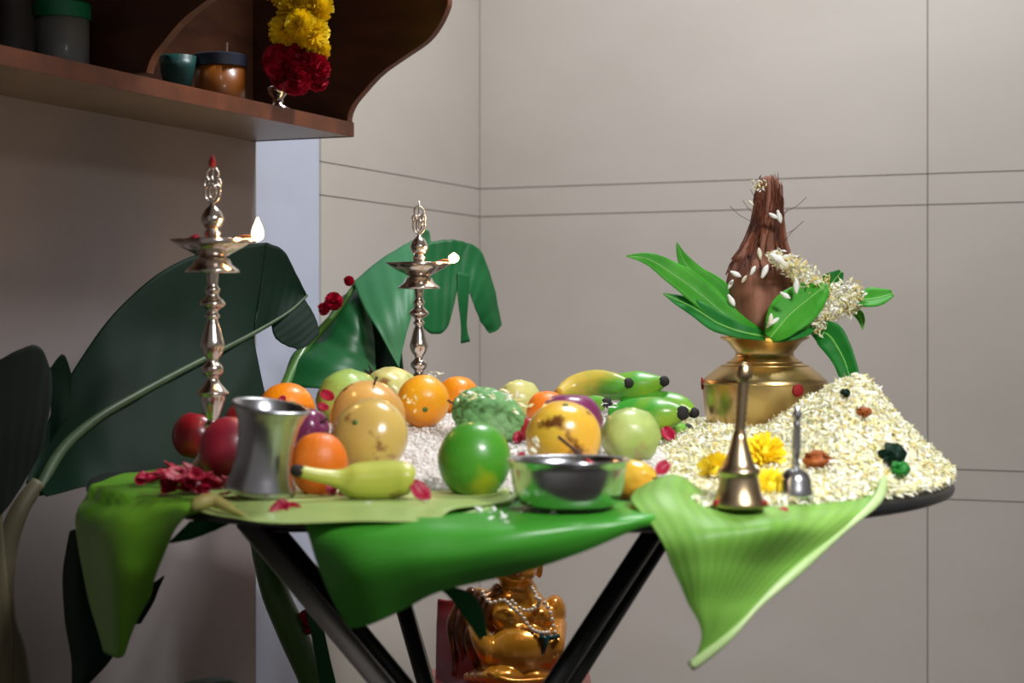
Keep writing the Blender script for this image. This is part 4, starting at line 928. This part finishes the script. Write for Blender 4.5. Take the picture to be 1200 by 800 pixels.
m = MB(); m.tube(smoothpath([P(45, 565, 2.44), P(22, 600, 2.42), P(6, 650, 2.42), P(2, 720, 2.42), P(18, 800, 2.42), P(30, 1050, 2.42), P(32, HOR+CZ*F/2.42, 2.42)], 30), [.010+.016*(i/29) for i in range(30)], 12); m.build('stem', M_stem, pl)
m = MB(); m.tube(smoothpath([P(-8, 540, 2.36), P(-4, 640, 2.38), P(4, 760, 2.40), P(12, 1000, 2.41), P(20, 1120, 2.42)], 20), [.008+.01*(i/19) for i in range(20)], 10); m.build('petiole', M_stem, pl)
q = sheet('leaf', [[(160, 822, 2.5), (190, 820, 2.5), (220, 830, 2.5)], [(215, 800, 2.55), (235, 806, 2.53), (250, 830, 2.5)], [(262, 794, 2.6), (270, 804, 2.58), (275, 830, 2.56)], [(300, 812, 2.62), (298, 820, 2.6), (296, 830, 2.6)]], M_lf_back, pl, nu=14, nv=8)
p2 = empty('banana_plant', P(400, 1030, 2.95), 'green banana plant with drooping leaves behind the rear oil lamp', 'plant'); p2.location.z = 0
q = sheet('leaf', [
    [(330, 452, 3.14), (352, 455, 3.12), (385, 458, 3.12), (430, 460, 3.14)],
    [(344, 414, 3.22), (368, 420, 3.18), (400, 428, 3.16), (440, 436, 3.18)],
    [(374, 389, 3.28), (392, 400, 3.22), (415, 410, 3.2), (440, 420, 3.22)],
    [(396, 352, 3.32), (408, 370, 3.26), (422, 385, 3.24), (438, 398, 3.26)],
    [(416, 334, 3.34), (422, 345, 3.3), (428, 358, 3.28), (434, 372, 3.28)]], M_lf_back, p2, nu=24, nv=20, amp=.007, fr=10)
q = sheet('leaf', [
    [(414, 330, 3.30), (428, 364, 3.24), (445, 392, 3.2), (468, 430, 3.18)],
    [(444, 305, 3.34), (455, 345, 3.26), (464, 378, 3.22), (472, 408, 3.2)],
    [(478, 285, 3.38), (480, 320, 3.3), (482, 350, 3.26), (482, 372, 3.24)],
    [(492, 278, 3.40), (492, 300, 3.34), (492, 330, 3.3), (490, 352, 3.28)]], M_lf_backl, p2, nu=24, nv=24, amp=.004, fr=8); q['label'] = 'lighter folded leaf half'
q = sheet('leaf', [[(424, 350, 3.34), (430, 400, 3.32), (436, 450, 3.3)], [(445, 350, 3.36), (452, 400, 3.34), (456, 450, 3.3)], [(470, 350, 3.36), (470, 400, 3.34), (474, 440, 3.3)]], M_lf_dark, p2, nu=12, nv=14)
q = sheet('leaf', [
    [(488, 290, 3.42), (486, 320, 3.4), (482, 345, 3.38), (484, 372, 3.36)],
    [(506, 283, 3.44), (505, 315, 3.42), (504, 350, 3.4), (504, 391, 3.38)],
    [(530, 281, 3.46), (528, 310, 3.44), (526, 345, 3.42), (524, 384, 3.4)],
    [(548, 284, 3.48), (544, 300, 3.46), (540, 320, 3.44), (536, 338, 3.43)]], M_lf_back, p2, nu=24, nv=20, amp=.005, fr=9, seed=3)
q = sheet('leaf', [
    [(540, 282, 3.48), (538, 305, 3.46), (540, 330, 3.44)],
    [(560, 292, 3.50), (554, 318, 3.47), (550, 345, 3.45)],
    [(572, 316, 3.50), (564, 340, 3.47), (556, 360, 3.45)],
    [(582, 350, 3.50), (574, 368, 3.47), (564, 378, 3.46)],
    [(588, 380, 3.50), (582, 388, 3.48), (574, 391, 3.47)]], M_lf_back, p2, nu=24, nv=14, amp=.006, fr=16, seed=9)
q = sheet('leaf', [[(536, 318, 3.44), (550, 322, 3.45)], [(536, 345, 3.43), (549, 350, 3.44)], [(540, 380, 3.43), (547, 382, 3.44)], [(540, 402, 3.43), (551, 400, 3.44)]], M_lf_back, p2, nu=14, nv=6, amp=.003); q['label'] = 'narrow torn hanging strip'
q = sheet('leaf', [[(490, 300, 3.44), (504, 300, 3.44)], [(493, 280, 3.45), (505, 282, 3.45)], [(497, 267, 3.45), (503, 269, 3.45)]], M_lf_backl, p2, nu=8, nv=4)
m = MB(); m.tube(smoothpath([P(418, 332, 3.31), P(392, 368, 3.27), P(350, 420, 3.2), P(320, 500, 3.05), P(305, 600, 2.85), P(318, 680, 2.80), P(342, 740, 2.80), P(372, 810, 2.82), P(392, 900, 2.9), P(400, HOR+CZ*F/2.95, 2.95)], 44), [.005+.018*sst(i/30) for i in range(44)], 12); m.build('stem', M_gstem, p2)
q = sheet('leaf', [[(338, 660, 2.78), (342, 662, 2.76)], [(352, 690, 2.76), (362, 688, 2.74)], [(362, 730, 2.76), (376, 725, 2.74)], [(370, 770, 2.76), (386, 768, 2.74)], [(376, 812, 2.76), (396, 812, 2.74)]], M_lf_back, p2, nu=16, nv=6)
rnd = random.Random(8)
for k, (px, py, Y, sc, lab) in enumerate([(391, 353, 3.24, .52, 'crimson rose tied to the leaf left of the rear lamp'), (409, 329, 3.28, .3, 'small dark rose higher on the same leaf edge'), (379, 362, 3.24, .36, 'small dark red rose lowest on the leaf edge left of the rear lamp'), (362, 728, 2.80, .6, 'dark red rose on the green stem under the table')]):
    t = put('rose', rm[k % 3], None, P(px, py, Y), (1.4, .3*k, k), sc); tag(t, lab, 'flower')

# ------------------------------------------------------------------ gold laughing statue on a red stool
SY = 3.3; s = SY/F; sx = (600-600)*s
def SP(px, py, dy=0): return P(px, py, SY+dy)
zb = zat(802, SY)
stool = empty('stool', Vector((SP(600, 0).x, SY, 0)), 'low red wooden stool under the table carrying the gold statue', 'stool')
m = MB(); cxs = SP(598, 0).x; m.box((cxs-.17, SY-.13, zb-.02), (cxs+.15, SY+.15, zb)); m.build('seat', M_redrobe, stool, smooth=False)
for ax_ in (-.15, .13):
    for ay in (-.11, .13):
        m = MB(); m.box((cxs+ax_-.015, SY+ay-.015, 0), (cxs+ax_+.015, SY+ay+.015, zb-.02)); m.build('leg', M_redrobe, stool, smooth=False)
st = empty('statue', Vector((cxs, SY, zb)), 'gold laughing bald seated statue with beads and red robe under the table', 'statue')
m = MB()
def el(px, py, dy, rx, ry, rz=None, M_=None): m.ball(SP(px, py, dy), (rx*s, (rz or rx)*s, ry*s), 24, 16, M=M_)
el(614, 764, -.045, 45, 34, 34); el(598, 775, .01, 55, 30, 40)          # belly, hips
el(600, 715, .0, 42, 34, 30); el(596, 722, -.03, 24, 16, 20, None); el(632, 722, -.03, 18, 14, 18)   # chest, breasts
el(606, 690, .0, 24, 16, 20); el(604, 660, -.01, 27, 29, 27); el(604, 652, .0, 24, 26, 26)      # neck, head
el(607, 672, -.035, 20, 12, 10)                                     # jowls
el(605, 660, -.095/3, 7, 6, 16)                                     # nose
for q, (px) in enumerate((577, 632)): el(px, 664, .01, 5, 15, 5)     # long ears
el(560, 712, .005, 20, 24, 20); el(650, 718, .01, 14, 22, 18)        # shoulders
for k in range(10):
    t_ = k/9; el(556+t_*16, 728+t_*44, -.01-.06*math.sin(t_*2.2), 13-3*t_, 13-3*t_)
    el(654-t_*2, 734+t_*40, -.01-.06*math.sin(t_*2.2), 11-3*t_, 11-3*t_)
    el(560+t_*60, 792, -.02-.07*math.sin(t_*3.1), 18-3*t_, 11)
    el(650-t_*50, 793, -.02-.06*math.sin(t_*3.1), 16-3*t_, 10)
o = body = m.build('body', M_gold, st)
r_ = o.modifiers.new('r', 'REMESH'); r_.mode = 'VOXEL'; r_.voxel_size = .0035; r_.use_smooth_shade = True
sm = o.modifiers.new('sm', 'SMOOTH'); sm.iterations = 6; sm.factor = .5
for px in (595, 614):
    m = MB(); m.tube([SP(px-5, 654, -.040), SP(px, 651, -.043), SP(px+5, 654, -.040)], .0014, 6); m.build('eye', M_dry, body)
m = MB(); m.tube(smoothpath([SP(596, 668, -.046), SP(605, 674, -.052), SP(614, 668, -.046)], 8), .0018, 6); q = m.build('mouth', M_redrobe, body)
# sack over the shoulder and red robe
sheet('robe', [[SP(548, 700, .03), SP(530, 705, .05), SP(514, 702, .07)], [SP(550, 740, -.02), SP(530, 745, .02), SP(513, 745, .06)], [SP(560, 790, -.05), SP(535, 795, -.01), SP(512, 800, .05)], [SP(580, 806, -.07), SP(545, 812, -.05), SP(510, 812, .04)]], M_redrobe, st, amp=.006, fr=12, th=.006)
m = MB()
for (x0, y0, x1, y1, x2, y2, dy, r) in ((556, 690, 540, 730, 548, 800, 0, 8), (566, 692, 552, 740, 562, 796, -.02, 9), (574, 700, 566, 750, 582, 800, -.04, 7), (546, 694, 530, 725, 534, 790, .01, 6), (586, 690, 570, 700, 560, 720, -.02, 8)):
    m.tube(smoothpath([SP(x0, y0, dy), SP(x1, y1, dy-.015), SP(x2, y2, dy-.01)], 16), [r*s*(.8+.3*math.sin(k*.9)) for k in range(16)], 10)
m.build('sack', M_golddk, st)
m = MB(); m.tube(smoothpath([SP(572, 788, -.10), SP(600, 798, -.115), SP(640, 796, -.10)], 12), .005, 8); m.build('robe_hem', M_gold, st)
def beads(path, n, r, lab):
    m = MB()
    for p in smoothpath(path, n): m.ball(p, r, 10, 6)
    o = m.build('bead_necklace', M_pearl); return tag(o, lab, 'necklace', 'bead necklaces on the gold statue')
beads([SP(566, 694, -.045), SP(574, 706, -.058), SP(590, 703, -.055), SP(600, 711, -.062), SP(612, 722, -.068), SP(622, 736, -.075), SP(633, 741, -.085), SP(643, 741, -.07)], 21, .0042, 'longer pearl bead string crossing the chest of the gold statue')
beads([SP(600, 704, -.05), SP(612, 714, -.055), SP(624, 714, -.055), SP(632, 706, -.05), SP(628, 696, -.045), SP(623, 688, -.035)], 14, .004, 'short pearl bead string close round the neck of the gold statue')
beads([SP(628, 700, -.052), SP(638, 706, -.058), SP(645, 718, -.06), SP(648, 733, -.06), SP(652, 746, -.06)], 9, .0042, 'pearl bead strand falling on the right shoulder of the gold statue')
m = MB(); m.tube([SP(633, 746, -.085), SP(640, 748, -.09), SP(636, 766, -.09)], [.006, .007, .003], 8); m.tube([SP(640, 748, -.09), SP(655, 745, -.075)], [.006, .004], 8)
tag(m.build('pendant', M_teal), 'dark teal tassel pendant on the belly of the gold statue', 'pendant')
